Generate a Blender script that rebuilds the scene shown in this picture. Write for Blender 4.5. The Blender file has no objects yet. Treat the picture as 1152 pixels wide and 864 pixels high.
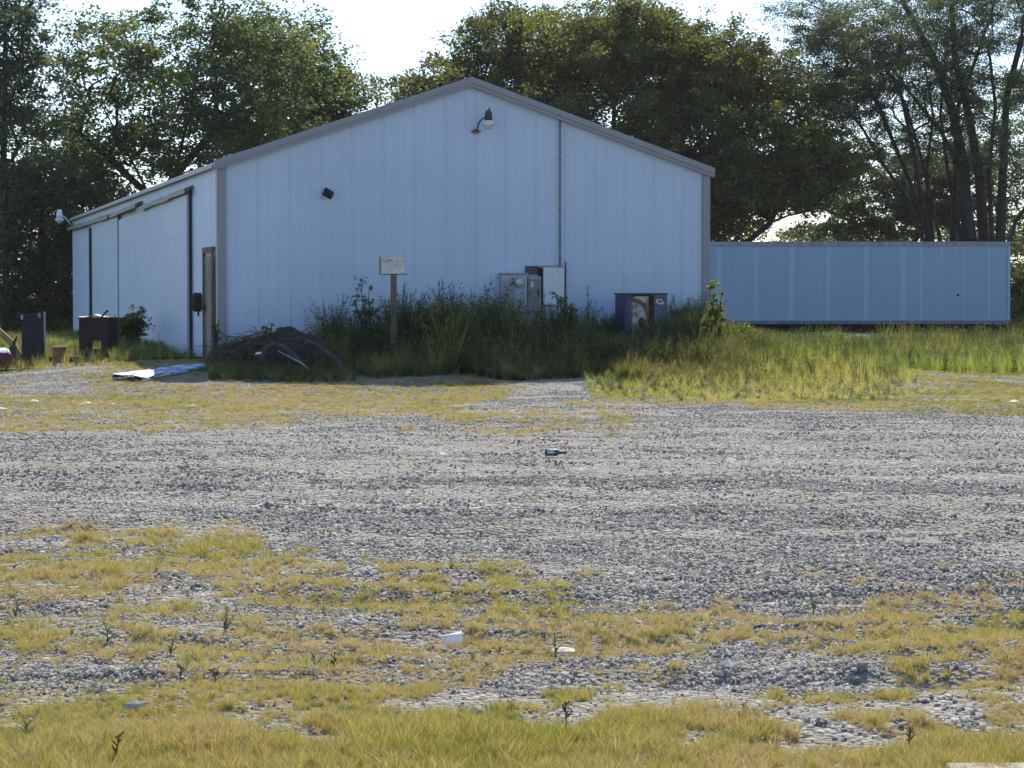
import bpy, math, random
import numpy as np
from mathutils import Vector, Matrix, Euler
PI = math.pi
random.seed(7)
RNG = np.random.default_rng(11)
S = bpy.context.scene
COL = S.collection

# ------------------------------------------------------------------ camera, sky, sun, exposure
HC = 1.7
F = 2600.0
PITCH = math.atan(102 / F)
cd = bpy.data.cameras.new('camera')
cam = bpy.data.objects.new('camera', cd)
COL.objects.link(cam)
cam.location = (0, 0, HC)
cam.rotation_euler = (PI / 2 - PITCH, 0, 0)
cd.sensor_width = 36
cd.lens = F / 1152 * 36
cd.clip_start = 0.1
cd.clip_end = 3000
S.camera = cam

SUN_EL = math.radians(47)
SUN_AZ = math.radians(9)          # to the right of straight ahead (+Y)
w = bpy.data.worlds.new('World')
S.world = w
w.use_nodes = True
nt = w.node_tree
bg = nt.nodes['Background']
sk = nt.nodes.new('ShaderNodeTexSky')
sk.sky_type = 'NISHITA'
sk.sun_disc = False
sk.sun_elevation = SUN_EL
sk.sun_rotation = SUN_AZ
sk.air_density = 0.9
sk.dust_density = 0.4
sk.ozone_density = 2.5
wb = nt.nodes.new('ShaderNodeMix'); wb.data_type = 'RGBA'; wb.blend_type = 'MULTIPLY'; wb.inputs[0].default_value = 1
wb.inputs[7].default_value = (.98, 1.0, 1.05, 1)
nt.links.new(sk.outputs[0], wb.inputs[6])
nt.links.new(wb.outputs[2], bg.inputs[0])
bg.inputs[1].default_value = 0.15
sl = bpy.data.lights.new('sun', 'SUN')
sl.energy = 4.9
sl.angle = math.radians(0.53)
sl.color = (1.0, 0.91, 0.74)
sun = bpy.data.objects.new('sun', sl)
COL.objects.link(sun)
sd = Vector((math.sin(SUN_AZ) * math.cos(SUN_EL), math.cos(SUN_AZ) * math.cos(SUN_EL), math.sin(SUN_EL)))
sun.rotation_euler = sd.to_track_quat('Z', 'Y').to_euler()
sun.location = (20, 60, 60)
S.view_settings.view_transform = 'Standard'
S.view_settings.look = 'None'
S.view_settings.exposure = 0.50
S.view_settings.gamma = 1
S.cycles.transparent_max_bounces = 8
S.cycles.max_bounces = 6

# ------------------------------------------------------------------ measuring helpers
cP, sP = math.cos(PITCH), math.sin(PITCH)
def at(px, py, Y):
    a, b = (px - 576) / F, (432 - py) / F
    fy = cP + b * sP
    k = Y / fy
    return Vector((a * k, Y, HC + k * (-sP + b * cP)))
def proj(X, Y, Z):
    dz = Z - HC
    d = Y * cP - dz * sP
    u = Y * sP + dz * cP
    return 576 + F * X / d, 432 - F * u / d

def sstep(a, b, x):
    t = np.clip((np.asarray(x, float) - a) / (b - a), 0, 1)
    return t * t * (3 - 2 * t)
def vnoise(x, y, seed=0):
    x = np.asarray(x, float); y = np.asarray(y, float)
    xi = np.floor(x).astype(np.int64); yi = np.floor(y).astype(np.int64)
    fx, fy = x - xi, y - yi
    fx = fx * fx * (3 - 2 * fx); fy = fy * fy * (3 - 2 * fy)
    def h(a, b):
        n = (a * 374761393 + b * 668265263 + seed * 1274126177) & 0x7fffffff
        n = ((n ^ (n >> 13)) * 1274126177) & 0x7fffffff
        return ((n ^ (n >> 16)) & 0xffff) / 65535.0
    return (h(xi, yi) * (1 - fx) + h(xi + 1, yi) * fx) * (1 - fy) + (h(xi, yi + 1) * (1 - fx) + h(xi + 1, yi + 1) * fx) * fy
def fbm(x, y, seed=0, o=4):
    s, a, t = 0, 1, 0
    for i in range(o):
        s = s + a * vnoise(x * 2 ** i + 17.3 * i, y * 2 ** i - 9.1 * i, seed + i)
        t += a; a *= .5
    return s / t

# the barn's own frame
YAW = math.atan(714 / F)
BA = Vector(((247 - 576) / F * 43.7, 43.7, 0.39))
U = (math.cos(YAW), math.sin(YAW)); V = (-math.sin(YAW), math.cos(YAW))
BW, BL, BE = 9.78, 33.8, 3.75
BR = BE + 1.66
def gz(X, Y):
    X = np.asarray(X, float); Y = np.asarray(Y, float)
    dx, dy = X - BA.x, Y - BA.y
    lx = dx * U[0] + dy * U[1]; ly = dx * V[0] + dy * V[1]
    ox = np.maximum(np.maximum(-lx, lx - BW), 0); oy = np.maximum(np.maximum(-ly, ly - BL), 0)
    d = np.hypot(ox, oy)
    z = .39 * (1 - sstep(.4, 7, d))
    z = z - .35 * sstep(48, 68, Y) * sstep(4, 9, X)
    z = z + (fbm(X * .35, Y * .35, 3) - .5) * .10 + (fbm(X * 1.6, Y * 2.2, 5) - .5) * .055 * (1 - sstep(0.2, .0, d))
    return z
def gz1(x, y): return float(gz(x, y))
def gp(px, py):
    """ground point seen at a measured place"""
    Y = 6.0
    while Y < 90:
        p = at(px, py, Y)
        if p.z <= gz1(p.x, p.y): break
        Y += .04
    return Vector((p.x, p.y, gz1(p.x, p.y)))

# ------------------------------------------------------------------ materials
def newmat(name):
    m = bpy.data.materials.new(name); m.use_nodes = True
    return m, m.node_tree, m.node_tree.nodes, m.node_tree.nodes['Principled BSDF']
def ramp(nt, fac, stops):
    r = nt.nodes.new('ShaderNodeValToRGB')
    e = r.color_ramp.elements
    e[0].position, e[0].color = stops[0][0], (*stops[0][1], 1)
    e[1].position, e[1].color = stops[-1][0], (*stops[-1][1], 1)
    for p, c in stops[1:-1]:
        k = e.new(p); k.color = (*c, 1)
    nt.links.new(fac, r.inputs[0])
    return r.outputs[0]
def noise(nt, scale, detail=4, rough=.6, vec=None, dist=0):
    n = nt.nodes.new('ShaderNodeTexNoise'); n.inputs['Scale'].default_value = scale
    n.inputs['Detail'].default_value = detail; n.inputs['Roughness'].default_value = rough
    n.inputs['Distortion'].default_value = dist
    if vec is not None: nt.links.new(vec, n.inputs['Vector'])
    return n.outputs['Fac']
def mapping(nt, sc, kind='Object'):
    t = nt.nodes.new('ShaderNodeTexCoord'); m = nt.nodes.new('ShaderNodeMapping')
    m.inputs['Scale'].default_value = sc
    nt.links.new(t.outputs[kind], m.inputs['Vector'])
    return m.outputs[0]
def mix(nt, f, a, b, mode='MIX'):
    n = nt.nodes.new('ShaderNodeMix'); n.data_type = 'RGBA'; n.blend_type = mode
    for s, v in ((0, f), (6, a), (7, b)):
        if isinstance(v, (int, float)): n.inputs[s].default_value = v
        elif isinstance(v, tuple): n.inputs[s].default_value = (*v, 1)
        else: nt.links.new(v, n.inputs[s])
    return n.outputs[2]
def bump(nt, h, strength, dist, bsdf):
    b = nt.nodes.new('ShaderNodeBump'); b.inputs['Strength'].default_value = strength
    b.inputs['Distance'].default_value = dist
    nt.links.new(h, b.inputs['Height']); nt.links.new(b.outputs[0], bsdf.inputs['Normal'])

def simple(name, c, rough=.6, c2=None, scale=6, metal=0, bmp=.2, lo=.35, hi=.65, sc=(1, 1, 1)):
    m, nt, N, b = newmat(name)
    b.inputs['Roughness'].default_value = rough; b.inputs['Metallic'].default_value = metal
    v = mapping(nt, sc)
    f = noise(nt, scale, 5, .65, v)
    c2 = c2 or tuple(x * .7 for x in c)
    nt.links.new(ramp(nt, f, [(lo, c2), (hi, c)]), b.inputs['Base Color'])
    if bmp: bump(nt, noise(nt, scale * 6, 3, .6, v), bmp, .01, b)
    return m

def steel(name, c, streak, dirt=(.30, .27, .2), seam=False, rough=.5, amt=1.0):
    """painted steel sheet: vertical run-down streaks, blotches and rust specks"""
    m, nt, N, b = newmat(name)
    b.inputs['Roughness'].default_value = rough
    f1 = noise(nt, 3.2, 4, .6, mapping(nt, (1, 1, .06)))
    f2 = noise(nt, .55, 4, .55, mapping(nt, (1, 1, .8)))
    f3 = noise(nt, 9, 6, .75, mapping(nt, (1.6, 1.6, .5)))
    col = ramp(nt, f1, [(.3, streak), (.62, c)])
    col2 = mix(nt, .55 * amt, col, ramp(nt, f2, [(.3, tuple(x * .84 for x in c)), (.7, c)]))
    sp = ramp(nt, f3, [(.69, (0, 0, 0)), (.8, (.5 * amt,) * 3)])
    col3 = mix(nt, sp, col2, dirt)
    if seam:
        tc = nt.nodes.new('ShaderNodeTexCoord'); sx = nt.nodes.new('ShaderNodeSeparateXYZ')
        nt.links.new(tc.outputs['Object'], sx.inputs[0])
        mm = nt.nodes.new('ShaderNodeMath'); mm.operation = 'PINGPONG'; mm.inputs[1].default_value = .62
        nt.links.new(sx.outputs[2], mm.inputs[0])
        lt = nt.nodes.new('ShaderNodeMath'); lt.operation = 'LESS_THAN'; lt.inputs[1].default_value = .012
        nt.links.new(mm.outputs[0], lt.inputs[0])
        ml = nt.nodes.new('ShaderNodeMath'); ml.operation = 'MULTIPLY'; ml.inputs[1].default_value = .28
        nt.links.new(lt.outputs[0], ml.inputs[0])
        col3 = mix(nt, ml.outputs[0], col3, (.25, .27, .3))
    nt.links.new(col3, b.inputs['Base Color'])
    bump(nt, noise(nt, 1.2, 2, .5, mapping(nt, (1, 1, .5))), .25, .03, b)
    return m

def leafmat(name, stops, inst=False, trans=.45, tcol=(1.25, 1.3, .55)):
    m, nt, N, b = newmat(name)
    a = N.new('ShaderNodeAttribute'); a.attribute_name = 'tint'
    a.attribute_type = 'INSTANCER' if inst else 'GEOMETRY'
    f = a.outputs['Fac']
    if inst:
        a2 = N.new('ShaderNodeAttribute'); a2.attribute_name = 'btint'; a2.attribute_type = 'GEOMETRY'
        ad = N.new('ShaderNodeMath'); ad.operation = 'ADD'
        nt.links.new(a.outputs['Fac'], ad.inputs[0]); nt.links.new(a2.outputs['Fac'], ad.inputs[1])
        f = ad.outputs[0]
    c = ramp(nt, f, stops)
    d = N.new('ShaderNodeBsdfDiffuse'); nt.links.new(c, d.inputs['Color'])
    t = N.new('ShaderNodeBsdfTranslucent')
    nt.links.new(mix(nt, 1.0, c, tcol, 'MULTIPLY'), t.inputs['Color'])
    g = N.new('ShaderNodeBsdfGlossy'); g.inputs['Roughness'].default_value = .45
    g.inputs['Color'].default_value = (.5, .5, .5, 1)
    m1 = N.new('ShaderNodeMixShader'); m1.inputs[0].default_value = trans
    nt.links.new(d.outputs[0], m1.inputs[1]); nt.links.new(t.outputs[0], m1.inputs[2])
    m2 = N.new('ShaderNodeMixShader'); m2.inputs[0].default_value = .05
    nt.links.new(m1.outputs[0], m2.inputs[1]); nt.links.new(g.outputs[0], m2.inputs[2])
    nt.links.new(m2.outputs[0], N['Material Output'].inputs['Surface'])
    return m

M = {}
M['wall'] = steel('white_ribbed_steel', (.47, .57, .70), (.41, .51, .63), amt=1.3)
M['side'] = steel('white_side_steel', (.46, .565, .71), (.41, .51, .65), seam=True)
M['door'] = steel('white_door_steel', (.48, .58, .72), (.43, .525, .66), seam=True)
M['trim'] = steel('grey_lilac_trim', (.25, .255, .29), (.20, .205, .24), dirt=(.2, .16, .12))
M['roof'] = steel('grey_roof_steel', (.42, .42, .42), (.33, .33, .34))
M['track'] = steel('weathered_track', (.11, .10, .095), (.035, .028, .025), dirt=(.12, .06, .03), amt=1.6)
M['trailer'] = steel('trailer_paint', (.30, .395, .52), (.265, .355, .48), dirt=(.3, .3, .3), rough=.55, amt=.7)
M['trailer_seam'] = steel('trailer_seam_paint', (.34, .45, .60), (.305, .41, .56), rough=.55, amt=.5)
M['dark'] = simple('dark_gap', (.025, .02, .02), .8)
M['black'] = simple('black_metal', (.016, .016, .022), .85, (.009, .009, .012))
M['grey'] = simple('grey_metal', (.30, .31, .34), .5, (.18, .19, .2), 5)
M['palegrey'] = simple('pale_grey_metal', (.32, .38, .44), .5, (.24, .29, .34), 5)
M['white'] = simple('white_paint', (.62, .67, .70), .6, (.5, .55, .58), 8)
M['foam'] = simple('white_foam', (.85, .84, .80), .7, (.75, .73, .68), 20, bmp=.1)
M['rust'] = simple('rusty_steel', (.05, .018, .016), .9, (.018, .010, .012), 4)
M['rustlight'] = simple('orange_rust', (.30, .13, .05), .85, (.12, .05, .03), 9)
M['wood'] = simple('weathered_wood', (.17, .12, .085), .85, (.07, .045, .032), 7, sc=(1, 1, .2))
M['doorwood'] = simple('peeling_door', (.30, .26, .22), .8, (.12, .09, .07), 5, sc=(2, 2, .3), lo=.4, hi=.6)
M['bark'] = simple('dark_bark', (.042, .034, .027), .95, (.02, .016, .013), 9, sc=(1, 1, .35), bmp=.6)
M['blue'] = simple('dark_blue_paint', (.035, .038, .12), .45, (.02, .02, .055), 8)
M['bluegrey'] = simple('blue_grey_panel', (.08, .09, .17), .5, (.05, .055, .1), 12)
M['sign'] = simple('faded_sign_board', (.62, .60, .55), .7, (.48, .46, .44), 7)
M['signink'] = simple('faded_ink', (.28, .27, .26), .8)
M['glass'] = simple('pale_lens', (.55, .58, .42), .25, (.45, .46, .33), 4, bmp=0)
M['scrap'] = simple('dirty_paper', (.62, .60, .55), .8, (.40, .37, .31), 14)
M['green'] = simple('green_glass', (.03, .09, .06), .15, (.02, .05, .035), 4, bmp=0)
M['maroon'] = simple('maroon_paint', (.11, .018, .03), .4, (.06, .012, .018), 6)
M['bluesheet'] = simple('blue_white_sheet', (.50, .62, .72), .5, (.05, .11, .30), 3.0, lo=.42, hi=.56, sc=(1, 4, 4))
M['tarp'] = simple('brown_tarp', (.04, .030, .026), .95, (.012, .010, .009), 9, bmp=.9)
M['greycloth'] = simple('grey_hose', (.065, .06, .062), .9, (.028, .026, .027), 5)
M['conduit'] = simple('brown_conduit', (.20, .15, .13), .6, (.06, .045, .04), 11)
M['tan'] = simple('tan_board', (.40, .28, .13), .8, (.22, .14, .07), 5)
M['concrete'] = simple('concrete_edge', (.42, .40, .37), .9, (.3, .29, .27), 12)
M['earth'] = simple('dark_earth', (.05, .038, .028), .95, (.025, .02, .016), 6, bmp=.8)

GREEN = [(0, (.016, .032, .008)), (.5, (.045, .072, .014)), (1, (.11, .13, .028))]
M['leaf_dark'] = leafmat('dense_leaf', [(0, (.08, .085, .045)), (.5, (.145, .15, .052)), (1, (.34, .33, .07))], trans=.55, tcol=(1.1, 1.25, .6))
M['leaf_mid'] = leafmat('mid_leaf', [(0, (.065, .09, .05)), (.5, (.115, .14, .06)), (1, (.27, .265, .08))], trans=.55, tcol=(1.05, 1.2, .7))
M['leaf_fine'] = leafmat('fine_leaf', [(0, (.07, .095, .065)), (.5, (.12, .14, .08)), (1, (.24, .235, .12))], trans=.55, tcol=(1.05, 1.15, .8))
M['leaf_bright'] = leafmat('bright_leaf', [(0, (.06, .10, .015)), (.5, (.12, .17, .025)), (1, (.2, .23, .04))], trans=.55)
GR = [(0, (.09, .14, .04)), (.2, (.19, .22, .06)), (.42, (.37, .355, .085)), (.65, (.44, .37, .155)), (.85, (.37, .27, .15)), (1, (.48, .41, .30))]
M['grass'] = leafmat('dry_grass_blades', GR, True, trans=.55, tcol=(1.17, 1.13, .70))
M['weed'] = leafmat('weed_leaves', [(0, (.04, .06, .02)), (.4, (.085, .105, .038)), (.7, (.17, .18, .06)), (1, (.36, .28, .14))], True, trans=.5)
M['seed'] = leafmat('seed_heads', [(0, (.34, .24, .15)), (1, (.48, .38, .24))], True, trans=.4, tcol=(1.1, 1, .8))

# ------------------------------------------------------------------ object helpers
def tag(o, label=None, cat=None, group=None, kind=None):
    if label: o['label'] = label
    if cat: o['category'] = cat
    if group: o['group'] = group
    if kind: o['kind'] = kind
    return o
def empty(name, loc, label, cat, rz=0, group=None):
    o = bpy.data.objects.new(name, None); COL.objects.link(o)
    o.location = loc; o.rotation_euler = (0, 0, rz); o.empty_display_size = .2
    return tag(o, label, cat, group)
def meshobj(name, V_, Fc, mat, parent=None, smooth=False, mats=None, fm=None, attrs=None):
    me = bpy.data.meshes.new(name)
    V_ = np.asarray(V_, np.float32)
    if isinstance(Fc, np.ndarray):
        n, k = Fc.shape
        me.vertices.add(len(V_)); me.vertices.foreach_set('co', V_.ravel())
        me.loops.add(n * k); me.loops.foreach_set('vertex_index', Fc.astype(np.int32).ravel())
        me.polygons.add(n); me.polygons.foreach_set('loop_start', np.arange(0, n * k, k, dtype=np.int32))
        me.update(calc_edges=True)
    else:
        me.from_pydata([tuple(map(float, v)) for v in V_], [], Fc); me.update()
    for m in (mats or [mat]): me.materials.append(m)
    if fm is not None: me.polygons.foreach_set('material_index', np.asarray(fm, np.int32))
    if smooth: me.polygons.foreach_set('use_smooth', np.ones(len(me.polygons), bool))
    for k_, v_ in (attrs or {}).items():
        a = me.attributes.new(k_, 'FLOAT', 'POINT'); a.data.foreach_set('value', np.asarray(v_, np.float32))
    o = bpy.data.objects.new(name, me); COL.objects.link(o)
    if parent: o.parent = parent
    return o
class MB:
    def __init__(s): s.v, s.f = [], []
    def add(s, vs, fs, mt=None):
        b = len(s.v)
        for v in vs: s.v.append(tuple(mt @ Vector(v)) if mt else tuple(v))
        s.f += [tuple(b + i for i in f) for f in fs]; return s
    def box(s, x0, x1, y0, y1, z0, z1, mt=None):
        vs = [(x, y, z) for z in (z0, z1) for y in (y0, y1) for x in (x0, x1)]
        return s.add(vs, [(0, 2, 3, 1), (4, 5, 7, 6), (0, 1, 5, 4), (2, 6, 7, 3), (0, 4, 6, 2), (1, 3, 7, 5)], mt)
    def tube(s, pts, rad, seg=8, mt=None, cap=True):
        pts = [Vector(p) for p in pts]
        if not hasattr(rad, '__len__'): rad = [rad] * len(pts)
        vs, fs, ref = [], [], None
        for i, p in enumerate(pts):
            t = (pts[min(i + 1, len(pts) - 1)] - pts[max(i - 1, 0)]).normalized()
            if ref is None: ref = Vector((0, 0, 1)) if abs(t.z) < .9 else Vector((1, 0, 0))
            a = t.cross(ref).normalized(); b = t.cross(a).normalized(); ref = a.cross(t)
            for k in range(seg):
                an = 2 * PI * k / seg
                vs.append(p + (a * math.cos(an) + b * math.sin(an)) * rad[i])
        for i in range(len(pts) - 1):
            for k in range(seg):
                k2 = (k + 1) % seg
                fs.append((i * seg + k, i * seg + k2, (i + 1) * seg + k2, (i + 1) * seg + k))
        if cap:
            fs.append(tuple(range(seg))[::-1]); fs.append(tuple((len(pts) - 1) * seg + k for k in range(seg)))
        return s.add(vs, fs, mt)
    def build(s, name, mat, parent=None, smooth=False, bevel=0):
        o = meshobj(name, s.v, s.f, mat, parent, smooth)
        if bevel:
            b = o.modifiers.new('bevel', 'BEVEL'); b.width = bevel; b.segments = 2
            b.limit_method = 'ANGLE'
        return o

# ------------------------------------------------------------------ ground
def RUT(X, Y):
    return (np.abs(fbm(X * .22, Y * 1.5, 401, 4) - .5) * -2 + .25) * .16 * sstep(8.5, 11, Y) * sstep(40, 24, Y)
def cover(X, Y):
    """how much short grass grows at a ground point (0..1)"""
    px = 576 + F * X / Y; py = 330 + F * HC / Y
    n = fbm(X * .9, Y * .6, 21, 5); n2 = fbm(X * 4.5, Y * 3.4, 31, 3)
    nn = .5 * n + .5 * n2
    un = sstep(.36, .64, nn)
    base = np.interp(px, [0, 300, 520, 800, 1152], [1.0, .95, .76, .70, .62])
    top = np.interp(px, [0, 350, 600, 800, 1152], [590, 600, 640, 650, 640])
    near = base * sstep(top - 20, top + 70, py)
    near = np.maximum(near, .98 * sstep(808, 838, py + (n - .5) * 90))
    py = py + (n - .5) * 22 * (py < 500)
    lowL = np.interp(px, [-400, 0, 260, 470, 560, 640], [490, 488, 484, 470, 452, 430])
    far = .98 * sstep(lowL + 4, lowL - 8, py) * sstep(650, 560, px)
    hole = sstep(130, 60, px) * sstep(448, 442, py) * sstep(417, 424, py)
    far = far * (1 - .75 * hole)
    lowR = np.interp(px, [640, 700, 900, 1152, 1500], [444, 456, 461, 470, 474])
    farR = 1.0 * sstep(lowR + 3, lowR - 5, py) * sstep(640, 690, px)
    track = sstep(1000, 1060, px) * sstep(422, 426, py) * sstep(438, 433, py)
    farR = farR * (1 - .9 * track)
    mid = .04 * sstep(-1, 3, (py - 470)) * sstep(620, 560, py) + .26 * sstep(500, 480, py) * sstep(452, 462, py) * sstep(420, 480, px) * sstep(760, 660, px)
    b = np.maximum.reduce([near, far, farR, mid])
    return np.maximum(sstep(-.22, .28, un - (1 - b)), .72 * sstep(838, 850, py) * (py < 2000)) * sstep(.02, .12, b)

ys = np.concatenate([np.linspace(-60, 5.5, 14), np.arange(6, 20, .05), np.arange(20, 46, .09), np.arange(46, 82, .4), 82 * 1.13 ** np.arange(0, 22)])
xs = np.concatenate([-(14 * 1.25 ** np.arange(18, 0, -1)), np.arange(-14, 14.01, .09), 14 * 1.25 ** np.arange(1, 19)])
GX, GY = np.meshgrid(xs, ys)
GZ = gz(GX, GY)
fine = sstep(46, 10, GY)
lump = np.abs(fbm(GX * 4, GY * 5, 41, 3) - .5) * 2
GZ = GZ + fine * (lump - .4) * .035 + RUT(GX, GY)
nx, ny = len(xs), len(ys)
idx = np.arange(nx * ny).reshape(ny, nx)
q = np.stack([idx[:-1, :-1], idx[:-1, 1:], idx[1:, 1:], idx[1:, :-1]], -1).reshape(-1, 4)
CV = np.where((GY > 5), cover(GX, np.maximum(GY, 5)), .6)
CV = np.where(GY > 47, 1, CV)
ground = meshobj('ground', np.stack([GX, GY, GZ], -1).reshape(-1, 3), q, None, smooth=True, mats=[None], attrs={'cover': CV.ravel(), 'meadow': sstep(44, 50, GY).ravel()})
tag(ground, kind='structure')
gm, nt, N, b = newmat('gravel_and_soil')
b.inputs['Roughness'].default_value = .95; b.inputs['Specular IOR Level'].default_value = .15
v = mapping(nt, (1, 1, 1))
vo = N.new('ShaderNodeTexVoronoi'); vo.inputs['Scale'].default_value = 34; nt.links.new(v, vo.inputs['Vector'])
sp = N.new('ShaderNodeSeparateColor'); nt.links.new(vo.outputs['Color'], sp.inputs[0])
stone = ramp(nt, sp.outputs[0], [(0, (.15, .145, .14)), (.55, (.27, .262, .245)), (1, (.46, .44, .40))])
dust = ramp(nt, noise(nt, 30, 5, .7, v), [(.3, (.22, .205, .175)), (.7, (.33, .305, .26))])
streak = noise(nt, 1, 5, .62, mapping(nt, (.16, 1.3, 1)))
gcol = mix(nt, ramp(nt, streak, [(.42, (0, 0, 0)), (.58, (.85,) * 3)]), stone, dust)
soil = ramp(nt, noise(nt, 6, 6, .7, v), [(.3, (.16, .135, .095)), (.7, (.30, .26, .18))])
ca = N.new('ShaderNodeAttribute'); ca.attribute_name = 'cover'
mu = N.new('ShaderNodeMath'); mu.operation = 'MULTIPLY'; mu.inputs[1].default_value = .7
nt.links.new(ca.outputs['Fac'], mu.inputs[0])
cb = N.new('ShaderNodeAttribute'); cb.attribute_name = 'meadow'
mead = ramp(nt, noise(nt, 3, 5, .7, v), [(.3, (.045, .06, .02)), (.7, (.11, .13, .045))])
nt.links.new(mix(nt, cb.outputs['Fac'], mix(nt, mu.outputs[0], gcol, soil), mead), b.inputs['Base Color'])
hm = N.new('ShaderNodeMath'); hm.operation = 'ADD'
h1 = N.new('ShaderNodeMath'); h1.operation = 'MULTIPLY'; h1.inputs[1].default_value = -.9
nt.links.new(vo.outputs['Distance'], h1.inputs[0]); nt.links.new(h1.outputs[0], hm.inputs[0])
nt.links.new(noise(nt, 14, 4, .65, v), hm.inputs[1])
bump(nt, hm.outputs[0], .9, .03, b)
ground.data.materials[0] = gm

# ------------------------------------------------------------------ scattering (geometry nodes, for what nobody could count)
def variant_collection(name, meshes):
    c = bpy.data.collections.new(name)
    for i, me in enumerate(meshes):
        me.name = '%s_%02d' % (name, i)
        c.objects.link(bpy.data.objects.new('%s_%02d' % (name, i), me))
    return c
def scatter(name, coll, nvar, P, rot, scl, tint, label, cat):
    n = len(P)
    me = bpy.data.meshes.new(name); me.vertices.add(n); me.vertices.foreach_set('co', P.astype(np.float32).ravel())
    a = me.attributes.new('rot', 'FLOAT_VECTOR', 'POINT'); a.data.foreach_set('vector', rot.astype(np.float32).ravel())
    a = me.attributes.new('scl', 'FLOAT_VECTOR', 'POINT'); a.data.foreach_set('vector', scl.astype(np.float32).ravel())
    a = me.attributes.new('tint', 'FLOAT', 'POINT'); a.data.foreach_set('value', tint.astype(np.float32))
    pk = nvar if hasattr(nvar, '__len__') else RNG.integers(0, nvar, n)
    a = me.attributes.new('pick', 'INT', 'POINT'); a.data.foreach_set('value', np.asarray(pk, np.int32))
    o = bpy.data.objects.new(name, me); COL.objects.link(o)
    ng = bpy.data.node_groups.new(name, 'GeometryNodeTree')
    ng.interface.new_socket('Geometry', in_out='INPUT', socket_type='NodeSocketGeometry')
    ng.interface.new_socket('Geometry', in_out='OUTPUT', socket_type='NodeSocketGeometry')
    A = ng.nodes.new
    gi, go = A('NodeGroupInput'), A('NodeGroupOutput')
    ip = A('GeometryNodeInstanceOnPoints'); ci = A('GeometryNodeCollectionInfo')
    ci.inputs['Collection'].default_value = coll
    ci.inputs['Separate Children'].default_value = True; ci.inputs['Reset Children'].default_value = True
    ip.inputs['Pick Instance'].default_value = True
    L = ng.links.new
    L(gi.outputs[0], ip.inputs['Points']); L(ci.outputs[0], ip.inputs['Instance'])
    for nm, ty, sock in (('pick', 'INT', 'Instance Index'), ('rot', 'FLOAT_VECTOR', 'Rotation'), ('scl', 'FLOAT_VECTOR', 'Scale')):
        na = A('GeometryNodeInputNamedAttribute'); na.data_type = ty; na.inputs['Name'].default_value = nm
        L(na.outputs['Attribute'], ip.inputs[sock])
    L(ip.outputs[0], go.inputs[0])
    md = o.modifiers.new('scatter', 'NODES'); md.node_group = ng
    return tag(o, label, cat, kind='stuff')
def blades(n, spread, h0, h1, wd, bend, seed, mat, flat=False, heads=0, headmat=None):
    """a tuft of curved grass blades, root at the origin"""
    r = random.Random(seed); vs, fs, bt, fm = [], [], [], []
    for i in range(n):
        a = r.uniform(0, 2 * PI); d = spread * math.sqrt(r.random())
        x, y = d * math.cos(a), d * math.sin(a)
        h = r.uniform(h0, h1); ba = a + r.uniform(-.9, .9); bd = bend * h * r.uniform(.2, 1.1)
        wa = r.uniform(0, PI); wx, wy = math.cos(wa) * wd / 2, math.sin(wa) * wd / 2
        b = len(vs); t_ = r.uniform(-.26, .26)
        for k, t in enumerate((0, .4, .75)):
            ox = math.cos(ba) * bd * t * t; oy = math.sin(ba) * bd * t * t; z = h * (t - .12 * bend * t * t)
            ww = (1, .85, .55)[k]
            vs += [(x + ox - wx * ww, y + oy - wy * ww, z), (x + ox + wx * ww, y + oy + wy * ww, z)]
        tip = (x + math.cos(ba) * bd, y + math.sin(ba) * bd, h * (1 - .12 * bend))
        vs.append(tip)
        fs += [(b, b + 1, b + 3, b + 2), (b + 2, b + 3, b + 5, b + 4), (b + 4, b + 5, b + 6)]; fm += [0, 0, 0]
        bt += [t_] * 7
        if i < heads:
            L_ = .07 * h + .02; rr = .006 + .004 * r.random(); b = len(vs)
            cx, cy, cz = tip; ddx, ddy = math.cos(ba) * .35, math.sin(ba) * .35
            for k, (t, q_) in enumerate(((0, .3), (.35, 1), (.7, .8), (1, .1))):
                for j in range(3):
                    an = j * 2 * PI / 3
                    vs.append((cx + ddx * L_ * t + rr * q_ * math.cos(an), cy + ddy * L_ * t + rr * q_ * math.sin(an), cz - .01 + L_ * t))
            for k in range(3):
                for j in range(3):
                    fs.append((b + k * 3 + j, b + k * 3 + (j + 1) % 3, b + k * 3 + 3 + (j + 1) % 3, b + k * 3 + 3 + j)); fm.append(1)
            bt += [t_] * 12
    me = bpy.data.meshes.new('t'); me.from_pydata(vs, [], fs); me.materials.append(mat); me.materials.append(headmat or mat)
    me.polygons.foreach_set('material_index', fm)
    at_ = me.attributes.new('btint', 'FLOAT', 'POINT'); at_.data.foreach_set('value', bt)
    return me
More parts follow.
